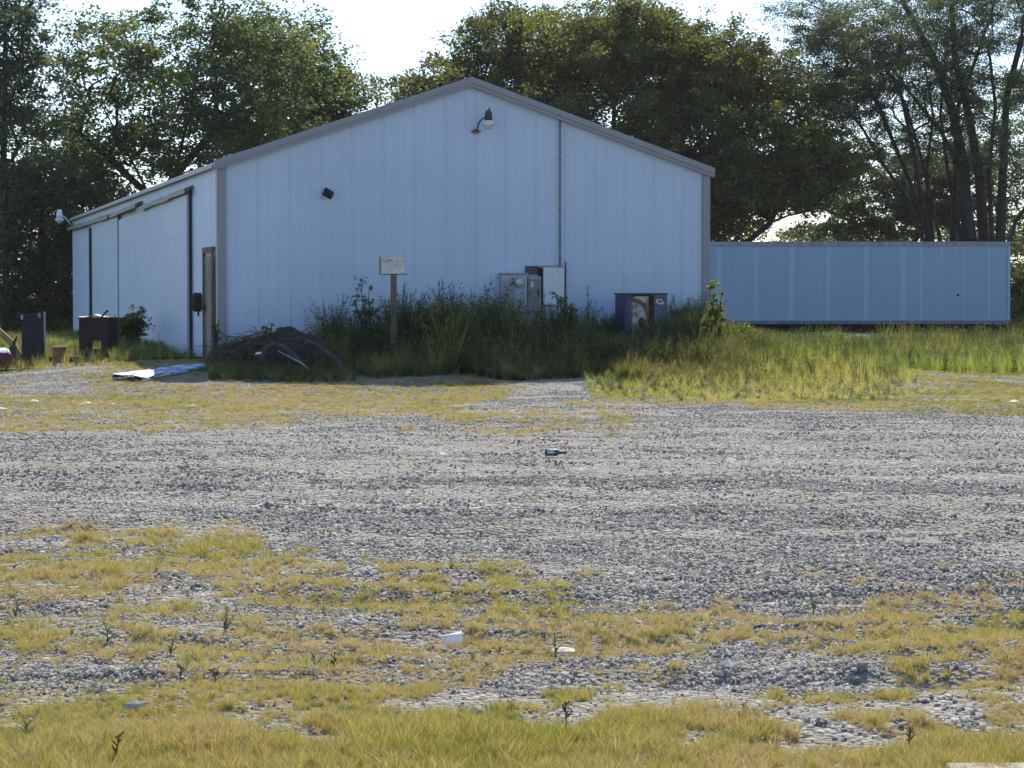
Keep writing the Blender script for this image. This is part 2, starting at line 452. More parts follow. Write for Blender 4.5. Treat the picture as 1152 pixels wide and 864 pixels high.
def leafyweed(seed, nst, leaves, ll, lw, mat, bushy=.25, up=.6):
    """stems one unit tall with leaves all the way up"""
    r = random.Random(seed); vs, fs, bt = [], [], []
    for s_ in range(nst):
        a = r.uniform(0, 2 * PI); lean = bushy * r.uniform(.2, 1); H = r.uniform(.7, 1.0)
        def pt(t): return Vector((math.cos(a) * lean * t * t * H + .03 * math.cos(a), math.sin(a) * lean * t * t * H + .03 * math.sin(a), H * t))
        for k in range(4):
            p, q_ = pt(k / 4), pt((k + 1) / 4); b = len(vs); w_ = .008 * (1 - k * .2)
            vs += [p + Vector((-w_, 0, 0)), p + Vector((w_, 0, 0)), q_ + Vector((w_, 0, 0)), q_ + Vector((-w_, 0, 0))]
            fs.append((b, b + 1, b + 2, b + 3)); bt += [.1] * 4
        for i in range(leaves):
            t = .12 + .88 * (i + r.random()) / leaves; p = pt(t); an = r.uniform(0, 2 * PI)
            e = up * r.uniform(.2, 1.4); l = ll * r.uniform(.6, 1.2) * (1.15 - .6 * t)
            d = Vector((math.cos(an) * math.cos(e), math.sin(an) * math.cos(e), math.sin(e)))
            sd_ = d.cross(Vector((r.gauss(0, .5), r.gauss(0, .5), 1))).normalized() * lw * l / ll * .5
            b = len(vs); tt = r.uniform(-.15, .15)
            vs += [p, p + d * l * .5 + sd_, p + d * l + Vector((0, 0, -.15 * l)), p + d * l * .5 - sd_]
            fs.append((b, b + 1, b + 2, b + 3)); bt += [tt] * 4
    me = bpy.data.meshes.new('t'); me.from_pydata([tuple(v_) for v_ in vs], [], fs); me.materials.append(mat)
    at_ = me.attributes.new('btint', 'FLOAT', 'POINT'); at_.data.foreach_set('value', bt)
    return me
def rock(seed, mat):
    r = random.Random(seed)
    import bmesh
    bm = bmesh.new(); bmesh.ops.create_icosphere(bm, subdivisions=1, radius=.5)
    ax = (1, r.uniform(.65, .95), r.uniform(.42, .7))
    for v_ in bm.verts:
        k = r.uniform(.72, 1.15); v_.co = Vector((v_.co.x * ax[0] * k, v_.co.y * ax[1] * k, v_.co.z * ax[2] * k))
    me = bpy.data.meshes.new('t'); bm.to_mesh(me); bm.free(); me.materials.append(mat)
    return me
def sample(n, y0, y1, marg=1.15, power=1.0):
    """random ground points inside a wedge a little wider than the view"""
    u = RNG.random(n)
    Y = np.sqrt(y0 ** 2 + u * (y1 ** 2 - y0 ** 2)) if power == 1 else y0 * (y1 / y0) ** u
    X = (RNG.random(n) * 2 - 1) * (576 / F) * marg * Y
    return X, Y
def outside_barn(X, Y, m=.05):
    dx, dy = X - BA.x, Y - BA.y
    lx = dx * U[0] + dy * U[1]; ly = dx * V[0] + dy * V[1]
    return ~((lx > -m) & (lx < BW + m) & (ly > -m) & (ly < BL + m))
def gfull(X, Y):
    lump = np.abs(fbm(X * 4, Y * 5, 41, 3) - .5) * 2
    return gz(X, Y) + sstep(46, 10, Y) * (lump - .4) * .035 + RUT(X, Y)

# stones
sm, nt, N, b = newmat('limestone_gravel')
b.inputs['Roughness'].default_value = .9; b.inputs['Specular IOR Level'].default_value = .2
a = N.new('ShaderNodeAttribute'); a.attribute_name = 'tint'; a.attribute_type = 'INSTANCER'
c = ramp(nt, a.outputs['Fac'], [(0, (.20, .182, .165)), (.25, (.35, .322, .285)), (.7, (.53, .485, .425)), (.93, (.68, .62, .54)), (1, (.79, .74, .65))])
nt.links.new(mix(nt, .6, c, ramp(nt, noise(nt, 5, 4, .7, mapping(nt, (1, 1, 1))), [(.3, (.55,) * 3), (.7, (1,) * 3)]), 'MULTIPLY'), b.inputs['Base Color'])
ROCKS = variant_collection('stone', [rock(i, sm) for i in range(10)])
def stones(n, y0, y1, s0, s1, name, label, keep=1.0):
    X, Y = sample(n, y0, y1)
    cv = cover(X, Y)
    patch = fbm(X * .2, Y * 1.5, 61, 5); pat2 = fbm(X * 2.2, Y * 2.8, 71, 3)
    p = (1 - .45 * cv) * (.14 + .86 * sstep(.40, .56, patch * .75 + pat2 * .25)) * keep
    k = RNG.random(n) < p
    k &= outside_barn(X, Y) & (Y < 46)
    X, Y, pat2 = X[k], Y[k], pat2[k]; m = k.sum()
    s = s0 + (s1 - s0) * RNG.random(m) ** 2.2
    s *= .8 + .5 * sstep(.4, .65, pat2)
    Z = gfull(X, Y) + s * .12
    rot = np.stack([RNG.normal(0, .45, m), RNG.normal(0, .45, m), RNG.random(m) * 2 * PI], -1)
    scl = s[:, None] * (.8 + .4 * RNG.random((m, 3)))
    tint = np.clip(RNG.random(m) * .85 + (RNG.random(m) < .04) * .3 + .25 * (pat2 - .5), 0, 1)
    return X, Y, Z, rot, scl, tint
parts_ = [stones(130000, 7.9, 13, .008, .029, '', ''), stones(150000, 13, 21, .012, .034, '', ''), stones(230000, 21, 46, .018, .038, '', ''), stones(260, 8, 30, .04, .065, '', '')]
P = np.concatenate([np.stack(p[:3], -1) for p in parts_]); R_ = np.concatenate([p[3] for p in parts_])
SC = np.concatenate([p[4] for p in parts_]); T = np.concatenate([p[5] for p in parts_])
scatter('gravel', ROCKS, 10, P, R_, SC, T, 'loose grey limestone gravel strewn over the whole yard', 'gravel')

# short grass
TUFT = variant_collection('grass_tuft', [blades(44, .10, .30, 1.0, .016, .6, i, M['grass']) for i in range(5)] + [blades(64, .22, .25, 1.0, .017, .9, 20 + i, M['grass']) for i in range(4)])
def grass(n, y0, y1, h0, h1, thr=.25, wide=1.0, tallfront=False):
    X, Y = sample(n, y0, y1)
    cv = cover(X, Y); k = RNG.random(n) < np.clip((cv - thr * .3), 0, 1) ** 1.2
    k &= RNG.random(n) < np.where(Y > 9.4, np.interp(Y, [9.4, 20, 25], [.42, .42, .6]) + .58 * sstep(.38, .60, fbm(X * 8, Y * 6, 501, 2)), 1)
    k &= outside_barn(X, Y)
    X, Y, cv = X[k], Y[k], cv[k]; m = k.sum()
    px = 576 + F * X / Y; py = 330 + F * HC / Y
    h = (h0 + (h1 - h0) * RNG.random(m)) * (.55 + .6 * cv) * (.65 + .7 * fbm(X * 1.1, Y * 1.1, 91, 3))
    if tallfront: h *= 1 + .75 * sstep(806, 850, py)
    g = fbm(X * .8, Y * .8, 101, 3)
    tint = .60 + .12 * (Y > 9.8) * (Y < 20) + 1.0 * (g - .5) + RNG.normal(0, .15, m)
    tint = tint - .16 * sstep(700, 1100, px) * (Y > 30) + .05 * (px < 560) * (Y > 25)
    tint = np.clip(tint + (RNG.random(m) < .10) * -.4, 0.02, .98)
    rot = np.stack([RNG.normal(0, .15, m), RNG.normal(0, .15, m), RNG.random(m) * 2 * PI], -1)
    ww = h[:, None] * np.array([[wide, wide, 1]]) * (.8 + .5 * RNG.random((m, 1)))
    return np.stack([X, Y, gfull(X, Y) - .004], -1), rot, ww, tint
sets = [grass(15000, 7.9, 9.9, .022, .054, .1, 1.1, True), grass(62000, 9.5, 18.5, .018, .06, .15, 1.25), grass(80000, 24, 50, .025, .055, .15, 2.6)]
scatter('grass', TUFT, 9, *[np.concatenate([s_[i] for s_ in sets]) for i in range(4)], 'short dry yellow green grass in patches across the gravel', 'grass')

# tall grass in front of the trailer and right of the barn
M['tallgrass'] = leafmat('tall_grass_blades', [(0, (.11, .20, .045)), (.3, (.24, .33, .07)), (.5, (.40, .43, .12)), (.75, (.54, .47, .20)), (1, (.56, .46, .30))], True, trans=.6, tcol=(1.2, 1.15, .75))
TALL = variant_collection('tall_tuft', [blades(22, .10, .5, 1.0, .011, .35, 40 + i, M['tallgrass'], heads=5, headmat=M['seed']) for i in range(4)] + [leafyweed(50 + i, 4, 22, .16, .045, M['weed']) for i in range(3)])
def tallzone():
    n = 60000
    X, Y = sample(n, 36.5, 74, 1.2)
    px = 576 + F * X / Y
    py = 330 + F * HC / Y
    dx, dy = X - BA.x, Y - BA.y
    lx = dx * U[0] + dy * U[1]
    lowR = np.interp(px, [600, 660, 700, 900, 1000, 1152], [425, 443, 452, 452, 452, 424])
    den = sstep(lowR + 2, lowR - 6, py) * sstep(640, 680, px)
    track = sstep(990, 1040, px) * sstep(418, 424, py) * sstep(446, 438, py)
    den = den * (1 - track) * (lx > 0)
    den = np.maximum(den, .8 * ((px < 240) & (Y > 50)))     # left, behind the junk
    k = (RNG.random(n) < den * (.4 + 1.2 * (fbm(X * .5, Y * .4, 131) - .25))) & outside_barn(X, Y)
    X, Y, px, py = X[k], Y[k], px[k], py[k]; m = k.sum()
    h = .16 + .62 * sstep(452, 418, py) - .04 * sstep(405, 385, py)
    h = h * (.55 + .8 * fbm(X * .6, Y * .4, 141, 3)) * (.7 + .5 * RNG.random(m))
    h = h * np.where((px > 1000) & (Y < 62), .62, 1) * np.interp(px, [660, 700, 850, 930], [.6, .62, .78, 1]) * np.where(Y > 60, .85, 1)
    h = h * np.where(px < 240, .6, 1)
    tint = .44 + 1.0 * (fbm(X * .3, Y * .22, 151, 3) - .5) + RNG.normal(0, .08, m) - .14 * sstep(950, 1050, px) * (Y > 46)
    pick = np.where(RNG.random(m) < .68, RNG.integers(0, 4, m), RNG.integers(4, 7, m))
    w_ = np.maximum(h, .45)
    return np.stack([X, Y, gz(X, Y) - .01], -1), np.stack([RNG.normal(0, .1, m), RNG.normal(0, .1, m), RNG.random(m) * 6.28], -1), np.stack([w_, w_, h], -1), np.clip(tint, .05, .85), pick
t_ = tallzone()
scatter('tall_grass', TALL, t_[4], *t_[:4], 'tall green and straw coloured grass in front of the trailer', 'grass')

# weeds along the shaded gable wall
WEED = variant_collection('weed_plant', [leafyweed(70 + i, 4, 30, .13, .016, M['weed'], .18, 1.15) for i in range(3)] + [leafyweed(80 + i, 6, 26, .10, .036, M['weed'], .5, .6) for i in range(3)] + [blades(26, .12, .5, 1.0, .012, .35, 90 + i, M['grass'], heads=7, headmat=M['seed']) for i in range(3)])
def weedzone():
    n = 26000
    lx = RNG.random(n) * (BW + 1.2) - .3; off = RNG.random(n) * 4.4 + .05
    X = BA.x + lx * U[0] + off * U[1]; Y = BA.y + lx * U[1] - off * U[0]
    px = 576 + F * X / Y
    depth = np.interp(px, [235, 260, 390, 420, 660, 720, 830, 860], [1.3, 3.0, 3.0, 3.5, 3.9, 4.4, 4.4, 3.5])
    dens = np.interp(px, [235, 250, 380, 410, 520, 860], [.25, .30, .35, .85, 1, .8])
    k = (off < depth * (.85 + .3 * fbm(X * 1.3, Y * 0, 161))) & (RNG.random(n) < dens * (.35 + 1.0 * fbm(X * .9, Y * .9, 171)))
    X, Y, px, off = X[k], Y[k], px[k], off[k]; m = k.sum()
    H = np.interp(px, [235, 300, 400, 440, 480, 510, 545, 575, 620, 650, 690, 760, 820, 860], [.3, .2, .74, .86, .90, .92, .78, .62, .68, .78, .95, .95, .92, .62])
    edge = sstep(depth[k], depth[k] - 2.2, off)
    h = H * np.clip(.34 + 1.4 * (fbm(X * 1.7, Y * .6, 601, 2) - .12), np.where(px > 660, .8, .5), 1.2) * (.38 + .75 * edge) * (.45 + .5 * RNG.random(m) + .85 * (RNG.random(m) < .10) * (px < 660)) * (.75 + .5 * fbm(X * 1.5, Y, 181))
    tint = .30 + .6 * (fbm(X * .8, Y * .8, 191) - .5) + RNG.normal(0, .07, m) + (RNG.random(m) < .2) * .45 + .10 * sstep(2.5, 4, off) + .14 * sstep(640, 760, px) * sstep(2, 3.5, off)
    front = off > depth[k] - 1.6
    pick = np.where(RNG.random(m) < np.where(front, .24, .02), RNG.integers(6, 9, m), RNG.integers(0, 6, m))
    w_ = np.maximum(h, .4)
    return np.stack([X, Y, gz(X, Y) - .01], -1), np.stack([RNG.normal(0, .1, m), RNG.normal(0, .1, m), RNG.random(m) * 6.28], -1), np.stack([w_, w_, h], -1), np.clip(tint, .03, .8), pick
t_ = weedzone()
scatter('weeds', WEED, t_[4], *t_[:4], 'dense dark green weeds growing against the gable wall of the barn', 'weeds')

# ------------------------------------------------------------------ barn
barn = empty('metal_barn', BA, 'long white steel barn with a low gable and grey trim behind the weeds', 'barn', YAW)
def roofz(x): return BE + 1.66 * (1 - abs(x - BW / 2) / (BW / 2))
g = MB()
g.add([(0, 0, -.6), (BW, 0, -.6), (BW, 0, BE), (BW / 2, 0, BR), (0, 0, BE)], [(0, 1, 2, 3, 4)])
def rib(mb, a0, a1, z0, zf, side, wd=.035, pr=.018):
    """one raised rib; side 'f' = gable (proud towards -y), 'l' = side wall (proud towards -x)"""
    c0, c1 = a0, a1
    for kx in (0,):
        za, zb = zf(c0), zf(c1)
        i = (c1 - c0) * .25
        vs = [(c0, 0, z0), (c0 + i, -pr, z0), (c1 - i, -pr, z0), (c1, 0, z0), (c0, 0, za), (c0 + i, -pr, za), (c1 - i, -pr, zb), (c1, 0, zb)]
        if side == 'l': vs = [(y, x, z) for x, y, z in vs]
        mb.add(vs, [(0, 1, 5, 4), (1, 2, 6, 5), (2, 3, 7, 6)])
k = 0; x = .1
while x < BW - .06:
    main = (k % 3 == 0)
    rib(g, x, x + (.05 if main else .03), -.6, lambda t: roofz(t) - .01, 'f', pr=.016 if main else .006)
    x += .305 / 1.0 if False else .2032 * 1.5 / 2 * 2 / 1.5; k += 1
g.build('gable_wall', M['wall'], barn)
s_ = MB(); s_.add([(0, 0, -.6), (0, BL, -.6), (0, BL, BE), (0, 0, BE)], [(0, 3, 2, 1)])
y = .12
while y < BL:
    rib(s_, y, y + .045, -.6, lambda t: BE, 'l', pr=.007); y += .3
s_.build('side_wall', M['side'], barn)
MB().add([(BW, 0, -.6), (BW, BL, -.6), (BW, BL, BE), (BW, 0, BE)], [(0, 1, 2, 3)]).build('side_wall', M['side'], barn)
MB().add([(0, BL, -.6), (BW, BL, -.6), (BW, BL, BE), (BW / 2, BL, BR), (0, BL, BE)], [(4, 3, 2, 1, 0)]).build('back_wall', M['wall'], barn)
r_ = MB()
oh = .05
for sgn in (0, 1):
    xa, xb = (-oh - .05, BW / 2) if sgn == 0 else (BW / 2, BW + oh + .05)
    za, zb = roofz(max(xa, 0)) - (.035 if sgn == 0 else 0), BR
    if sgn: za, zb = BR, roofz(BW) - .035
    vs = [(xa, -.08, za + .01), (xb, -.08, zb + .01), (xb, BL + .08, zb + .01), (xa, BL + .08, za + .01)]
    vs += [(x_, y_, z_ + .045) for x_, y_, z_ in vs]
    r_.add(vs, [(0, 1, 2, 3), (7, 6, 5, 4), (0, 4, 5, 1), (1, 5, 6, 2), (2, 6, 7, 3), (3, 7, 4, 0)])
    n = int(BL / .6)
r_.build('roof', M['roof'], barn)
for sgn in (0, 1):      # rake trim along the gable
    xa, xb = (-.11, BW / 2) if sgn == 0 else (BW / 2, BW + .11)
    za = BE - .03 if sgn == 0 else BR; zb = BR if sgn == 0 else BE - .03
    f_ = MB()
    for (y0, y1, d0, d1) in ((-.125, -.083, -.105, .062), (-.150, -.127, -.03, .085)):
        vs = [(xa, y0, za + d0), (xb, y0, zb + d0), (xb, y1, zb + d0), (xa, y1, za + d0), (xa, y0, za + d1), (xb, y0, zb + d1), (xb, y1, zb + d1), (xa, y1, za + d1)]
        f_.add(vs, [(0, 3, 2, 1), (4, 5, 6, 7), (0, 1, 5, 4), (1, 2, 6, 5), (2, 3, 7, 6), (3, 0, 4, 7)])
    f_.build('rake_trim', M['trim'], barn)
MB().box(-.045, .13, -.05, -.029, -.6, BE - .06).box(-.045, -.022, -.029, .14, -.6, BE - .06).build('corner_trim', M['trim'], barn)
MB().box(BW - .11, BW + .045, -.05, -.029, -.6, BE - .06).box(BW + .003, BW + .045, -.029, .12, -.6, BE - .06).build('corner_trim', M['trim'], barn)
MB().box(-.13, -.085, .0, BL, BE - .075, BE - .012).build('eave_trim', M['trim'], barn)
def sL(px):
    r = (px - 576) / F
    return (BA.x - r * BA.y) / (-V[0] + V[1] * r)
# sliding door run: three leaves that overlap, each on its own plane
edges = [(217, 168, -.10), (168, 137, -.065), (137, 107, -.10)]
ZT = 3.40 - .06
for i, (pa, pb, off) in enumerate(edges):
    s0, s1 = sL(pa) + .02, sL(pb)
    d_ = MB()
    d_.box(off, off + .03, s0, s1, .04, ZT - (.0 if i != 1 else .10))
    y = s0 + .1
    while y < s1 - .05:
        d_.box(off - .006, off - .001, y, y + .035, .05, ZT - .03 - (.0 if i != 1 else .10)); y += .3
    do = d_.build('sliding_door', M['door'], barn)
    MB().box(off - (.035 if i == 1 else .012), off - .007, s0 - .0, s0 + .06, .03, ZT - .01).build('door_edge', M['trim'] if i == 0 else M['door'], do)
MB().box(-.055, -.022, sL(217) - .07, sL(217) - .01, -.1, ZT + .08).build('door_post', M['dark'], barn)
MB().box(-.16, -.022, sL(107) - .22, sL(107) + .12, -.1, ZT - .1).build('door_post', M['dark'], barn)
tr = MB()
rr = random.Random(3)
segs = [(sL(217) - .3, 12.6, .00, -.10), (12.9, 19.5, .03, -.02), (19.7, BL + .1, -.03, .01)]
for a0, a1, dz0, dz1 in segs:
    n = 8; pts = []
    for i in range(n + 1):
        t = i / n; yy = a0 + (a1 - a0) * t; dz = dz0 + (dz1 - dz0) * t + rr.uniform(-.014, .014)
        pts.append((yy, dz, rr.uniform(-.02, .02)))
    for i in range(n):
        (y0, e0, o0), (y1, e1, o1) = pts[i], pts[i + 1]
        za, zb = 3.42 + e0, 3.42 + e1
        vs = [(-.022, y0, za + .10), (-.20 + o0, y0, za + .03), (-.20 + o0, y0, za - .07), (-.022, y1, zb + .10), (-.20 + o1, y1, zb + .03), (-.20 + o1, y1, zb - .07), (-.022, y0, za + .07), (-.022, y1, zb + .07)]
        tr.add(vs, [(0, 3, 4, 1), (1, 4, 5, 2), (0, 1, 2, 6), (3, 7, 5, 4)])
tr.build('track_cover', M['track'], barn)
# walk door at the corner
sa, sb = .42, 1.75
wd_ = MB().box(-.055, -.024, sa + .1, sb - .1, .02, 2.02)
for (a_, b_) in ((.12, .95), (1.1, 1.9)):
    for c0, c1, z0, z1 in ((sa + .2, sb - .2, a_, a_ + .03), (sa + .2, sb - .2, b_ - .03, b_), (sa + .2, sa + .23, a_, b_), (sb - .23, sb - .2, a_, b_)):
        wd_.box(-.072, -.056, c0, c1, z0, z1)
wdo = wd_.build('door', M['doorwood'], barn)
fo = MB().box(-.085, -.024, sa, sa + .1, -.1, 2.1).box(-.085, -.024, sb - .1, sb, -.1, 2.1).box(-.088, -.024, sa, sb, 2.1, 2.2)
fo.build('door_frame', M['wood'], wdo)
MB().tube([(-.06, sb - .22, 1.03), (-.115, sb - .22, 1.03)], [.02, .032]).box(-.075, -.056, sb - .3, sb - .15, .9, 1.16).build('door_handle', M['rust'], wdo)
# scuff where something hung on the side wall
# ------------------------------------------------------------------ things fixed to the barn
BM = Matrix.Translation(BA) @ Matrix.Rotation(YAW, 4, 'Z')
def gab(px, py, off=0):
    """local barn (x, z) of a point measured on the gable"""
    r = (px - 576) / F
    t = (r * (BA.y) - BA.x) / (U[0] - r * U[1])
    Y = BA.y + t * U[1]
    return t, at(px, py, Y).z - BA.z
def fixed(name, px, py, label, cat, off=0, group=None):
    t, z = gab(px, py)
    return empty(name, BM @ Vector((t, -off, z)), label, cat, YAW, group)
def pxm(px): return 45.2 / F * px      # pixels to metres on the gable
def panel(name, x0, x1, y0, y1, depth, label, cat):
    t0, z0 = gab(x0, y1); t1, z1 = gab(x1, y0)
    return empty(name, BM @ Vector((t0, -.028, z0)), label, cat, YAW), t1 - t0, z1 - z0

# yard light on the gable
def yard_light(loc, rz, label, arm_in, s=1.0):
    o = empty('yard_light', loc, label, 'lamp', rz, 'yard lights bolted to the barn'); o.scale = (s, s, s)
    MB().box(-.06, .06, -.03, 0, -.05, .05).box(-.11, .11, -.02, -.001, -.02, .02).build('mounting_bracket', M['conduit'], o, bevel=.006)
    a = arm_in
    MB().tube([(0, -.02, 0), (.01, -.10, .06), (.03, -.2, .2), (.08, -.3, .27), (.14, -.36, .28)], .018, 8).build('arm', M['greycloth'], o, True)
    hx, hy, hz = .19, -.40, .24
    MB().tube([(hx, hy, hz - .02), (hx, hy, hz + .05), (hx, hy, hz + .16), (hx, hy, hz + .20), (hx, hy, hz + .215)], [.085, .09, .075, .06, .02], 16).build('lamp_housing', M['greycloth'], o, True)
    MB().tube([(hx, hy, hz - .02), (hx, hy, hz - .05), (hx, hy, hz - .12)], [.09, .115, .135], 20, cap=False).build('reflector', M['white'], o, True)
    MB().tube([(hx, hy, hz - .07), (hx, hy, hz - .13), (hx, hy, hz - .19), (hx, hy, hz - .205)], [.08, .085, .075, .02], 16).build('lens', M['glass'], o, True)
    MB().tube([(hx + .02, hy, hz + .21), (hx + .02, hy, hz + .26)], [.022, .018], 8).build('photocell', M['dark'], o)
    return o
t, z = gab(535, 148)
yard_light(BM @ Vector((t, -.028, z)), YAW, 'yard light with dark top and pale reflector below the gable peak', 1, .86)
fc = BM @ Vector((-.02, BL - .3, 3.55))
yl = yard_light(fc, YAW - PI / 2, 'yard light on a long white arm at the far end of the side wall', 1)
yl.scale = (1.1, 1.1, 1.1)
for c_ in yl.children:
    if c_.name.startswith(('lamp_housing', 'arm')): c_.data.materials[0] = M['foam']
# small tilted floodlight
o = fixed('floodlight', 368, 218, 'small black tilted floodlight fixed left of centre on the gable', 'lamp', .03)
MB().tube([(0, 0, -.02), (0, -.07, -.02)], .02, 8).box(-.05, .05, -.012, 0, -.05, .05).build('mount', M['black'], o)
mt = Matrix.Translation((0, -.12, 0)) @ Euler((-.55, .50, .15)).to_matrix().to_4x4()
MB().box(-.095, .095, -.04, .04, -.075, .075, mt).build('lamp_head', M['black'], o, bevel=.008)
# conduit
tx, zt = gab(629, 133); _, zb = gab(629, 300)
o = empty('electrical_conduit', BM @ Vector((tx, -.055, zb)), 'thin brown conduit running down the gable to the meter panels', 'pipe', YAW)
H = zt - zb
MB().tube([(0, 0, 0), (0, 0, H * .35), (0, 0, H * .7), (0, 0, H)], .016, 8).build('pipe', M['conduit'], o, True)
MB().tube([(.0, 0, H), (-.02, -.05, H + .07), (-.05, -.1, H + .06)], [.03, .032, .024], 8).build('weatherhead', M['trim'], o, True)
st = MB()
for i in range(9): MB().box(-.026, .026, -.018, .025, H * (i + .5) / 9 - .010, H * (i + .5) / 9 + .010).build('strap', M['conduit'], o)
# meter cabinet
o, w_, h_ = panel('meter_cabinet', 561, 590, 309, 352, .2, 'wide grey electric meter cabinet with round glass meter behind tall weeds', 'meter')
MB().box(0, w_, -.18, 0, 0, h_).build('cabinet', M['palegrey'], o, bevel=.01)
MB().box(-.01, w_ + .01, -.20, 0, h_ + .002, h_ + .03).build('lid', M['grey'], o)
MB().box(.04, w_ * .5, -.192, -.182, .1, h_ - .08).build('cabinet_door', M['grey'], o, bevel=.004)
cx, cz = w_ * .66, h_ - .15
m_ = MB().tube([(cx, -.18, cz), (cx, -.20, cz)], [.1, .1], 20).build('meter_ring', M['grey'], o)
MB().tube([(cx, -.20, cz), (cx, -.27, cz), (cx, -.30, cz)], [.082, .078, .045], 20).build('meter_glass', M['glass'], o, True)
# middle panel
o, w_, h_ = panel('breaker_box', 591.5, 606, 311, 350, .15, 'narrow grey green breaker box directly under the black warning plate', 'electrical box')
MB().box(0, w_, -.16, 0, 0, h_).build('box_body', M['grey'], o, bevel=.008)
MB().box(.03, w_ - .03, -.172, -.162, .05, h_ - .05).build('box_door', simple('grey_green_door', (.16, .20, .19), .5, (.09, .12, .11), 7), o, bevel=.004)
MB().box(w_ - .07, w_ - .05, -.19, -.174, h_ * .45, h_ * .62).build('latch', M['black'], o)
MB().box(.045, .10, -.178, -.174, h_ - .22, h_ - .10).build('sticker', M['sign'], o)
# warning plate
o, w_, h_ = panel('warning_plate', 590.5, 605.5, 299.5, 308.5, .02, 'small black plate with pale lines of writing above the breaker box', 'sign')
MB().box(0, w_, -.02, 0, 0, h_).build('plate', M['black'], o)
tx_ = MB()
rr = random.Random(5)
for j in range(4):
    xx = .02; zz = h_ - .03 - j * (h_ - .03) / 4.1
    while xx < w_ - .03:
        l = rr.uniform(.012, .035); tx_.box(xx, min(xx + l, w_ - .015), -.0235, -.0205, zz - .012, zz); xx += l + .008
tx_.build('writing', simple('plate_ink', (.35, .25, .25), .7), o)
# white panel
o, w_, h_ = panel('white_utility_panel', 608, 632, 300.5, 343, .1, 'clean white utility panel with a dark left edge below the conduit', 'electrical box')
MB().box(0, w_, -.14, 0, 0, h_).build('box_body', M['white'], o, bevel=.008)
MB().box(-.045, -.002, -.16, 0, -.3, h_ - .02).build('side_channel', M['black'], o)
MB().box(.01, w_ - .01, -.153, -.142, .02, h_ - .02).build('box_door', M['white'], o, bevel=.004)
MB().box(-.01, w_ + .02, -.17, 0, h_ + .002, h_ + .022).build('rain_cap', M['grey'], o)
# thin grounding pipe at its right
t, z = gab(635.5, 352)
o = empty('grounding_pipe', BM @ Vector((t, -.05, z)), 'thin grey pipe on the wall right of the white utility panel', 'pipe', YAW)
MB().tube([(0, 0, -.5), (0, 0, .3), (0, 0, pxm(58))], .012, 8).build('pipe', M['greycloth'], o, True)
MB().box(-.03, .03, -.015, .02, .4, .43).build('strap', M['grey'], o)
MB().box(-.03, .03, -.015, .02, .0, .03).build('strap', M['grey'], o)
# rusty octagonal box on the side wall
o = empty('junction_box', BM @ Vector((-.02, 2.45, at(224, 340, 46).z - BA.z)), 'dark rusty octagonal box sticking out beside the walk door', 'electrical box', YAW)
MB().tube([(0, 0, 0), (-.13, 0, 0), (-.17, 0, 0)], [.185, .19, .15], 8).build('box_body', M['rust'], o)
MB().tube([(-.17, 0, 0), (-.20, 0, 0)], [.07, .06], 8).build('cover', M['black'], o)
MB().tube([(-.05, 0, -.15), (-.05, 0, -.28)], [.02, .02], 8).build('stub', M['black'], o)

# sign on post
sb_ = gp(443, 412)
sb_.y = 42.3; sb_.x = (443 - 576) / F * 42.3; sb_.z = gz1(sb_.x, sb_.y)
o = empty('post_sign', sb_, 'faded cream sign board on a brown wooden post in the weeds', 'sign', math.radians(6))
zt = at(443, 289, 42.3).z - sb_.z; zb = at(443, 308, 42.3).z - sb_.z
MB().box(-.055, .055, -.03, .06, -.2, zb + .1).build('post', M['wood'], o, bevel=.008)
bd = MB().box(-.235, .235, -.075, -.033, zb, zt, Matrix.Rotation(math.radians(-1.5), 4, 'Y')).build('sign_board', M['sign'], o, bevel=.004)
MB().box(-.243, .243, -.06, -.034, zb - .02, zb - .003).box(-.262, -.238, -.085, -.02, zb - .01, zt + .003).build('board_edge', M['wood'], bd)
tx_ = MB(); rr = random.Random(9)
for (z0, hh, x0, x1, dn) in ((zt - .075, .05, -.19, .17, 1), (zt - .16, .028, -.15, .16, .6), (zt - .215, .025, -.17, .1, .5)):
    xx = x0
    while xx < x1:
        if rr.random() < .85 * dn:
            tx_.box(xx, xx + .008, -.0815, -.0785, z0 - hh / 2, z0 + hh / 2)
            if rr.random() < .6: tx_.box(xx + .009, xx + .026, -.0815, -.0785, z0 + rr.choice((-.5, .0, .36)) * hh, z0 + rr.choice((-.5, .0, .36)) * hh + .012)
        xx += rr.choice((.03, .036, .05))
tx_.build('writing', M['signink'], bd)

# old vending box in the weeds
vx = at(702, 345, 44.2)
vb = Vector((vx.x, vx.y, gz1(vx.x, vx.y)))
o = empty('vending_box', vb, 'old dark blue vending box with a torn rusty front standing in the weeds', 'vending box', YAW)
wv = 49 / F * 44.5 / U[0]; hv = at(702, 331.5, 44.2).z - vb.z
MB().box(0, .03, 0, .55, 0, hv).box(wv - .03, wv, 0, .55, 0, hv).box(.03, wv - .03, .5, .55, 0, hv).box(.03, wv - .03, .0, .5, 0, .06).build('cabinet', M['blue'], o, bevel=.006)
MB().box(-.015, wv + .015, -.03, .57, hv + .002, hv + .03).build('top_plate', M['black'], o, bevel=.006)
MB().box(.03, .15, -.02, .04, 0, hv - .002).build('front_stile', M['blue'], o)
MB().box(.53, .60, -.02, .04, 0, hv - .002).build('front_stile', M['black'], o)
iv = simple('pale_rusty_liner', (.50, .50, .47), .7, (.20, .10, .05), 3.3, lo=.40, hi=.50)
inn = MB().box(.15, .53, .06, .09, .1, hv - .03)
for i in range(5): inn.box(.2 + i * .07, .215 + i * .07, .045, .058, .15, hv - .2)
inn.build('liner', iv, o)
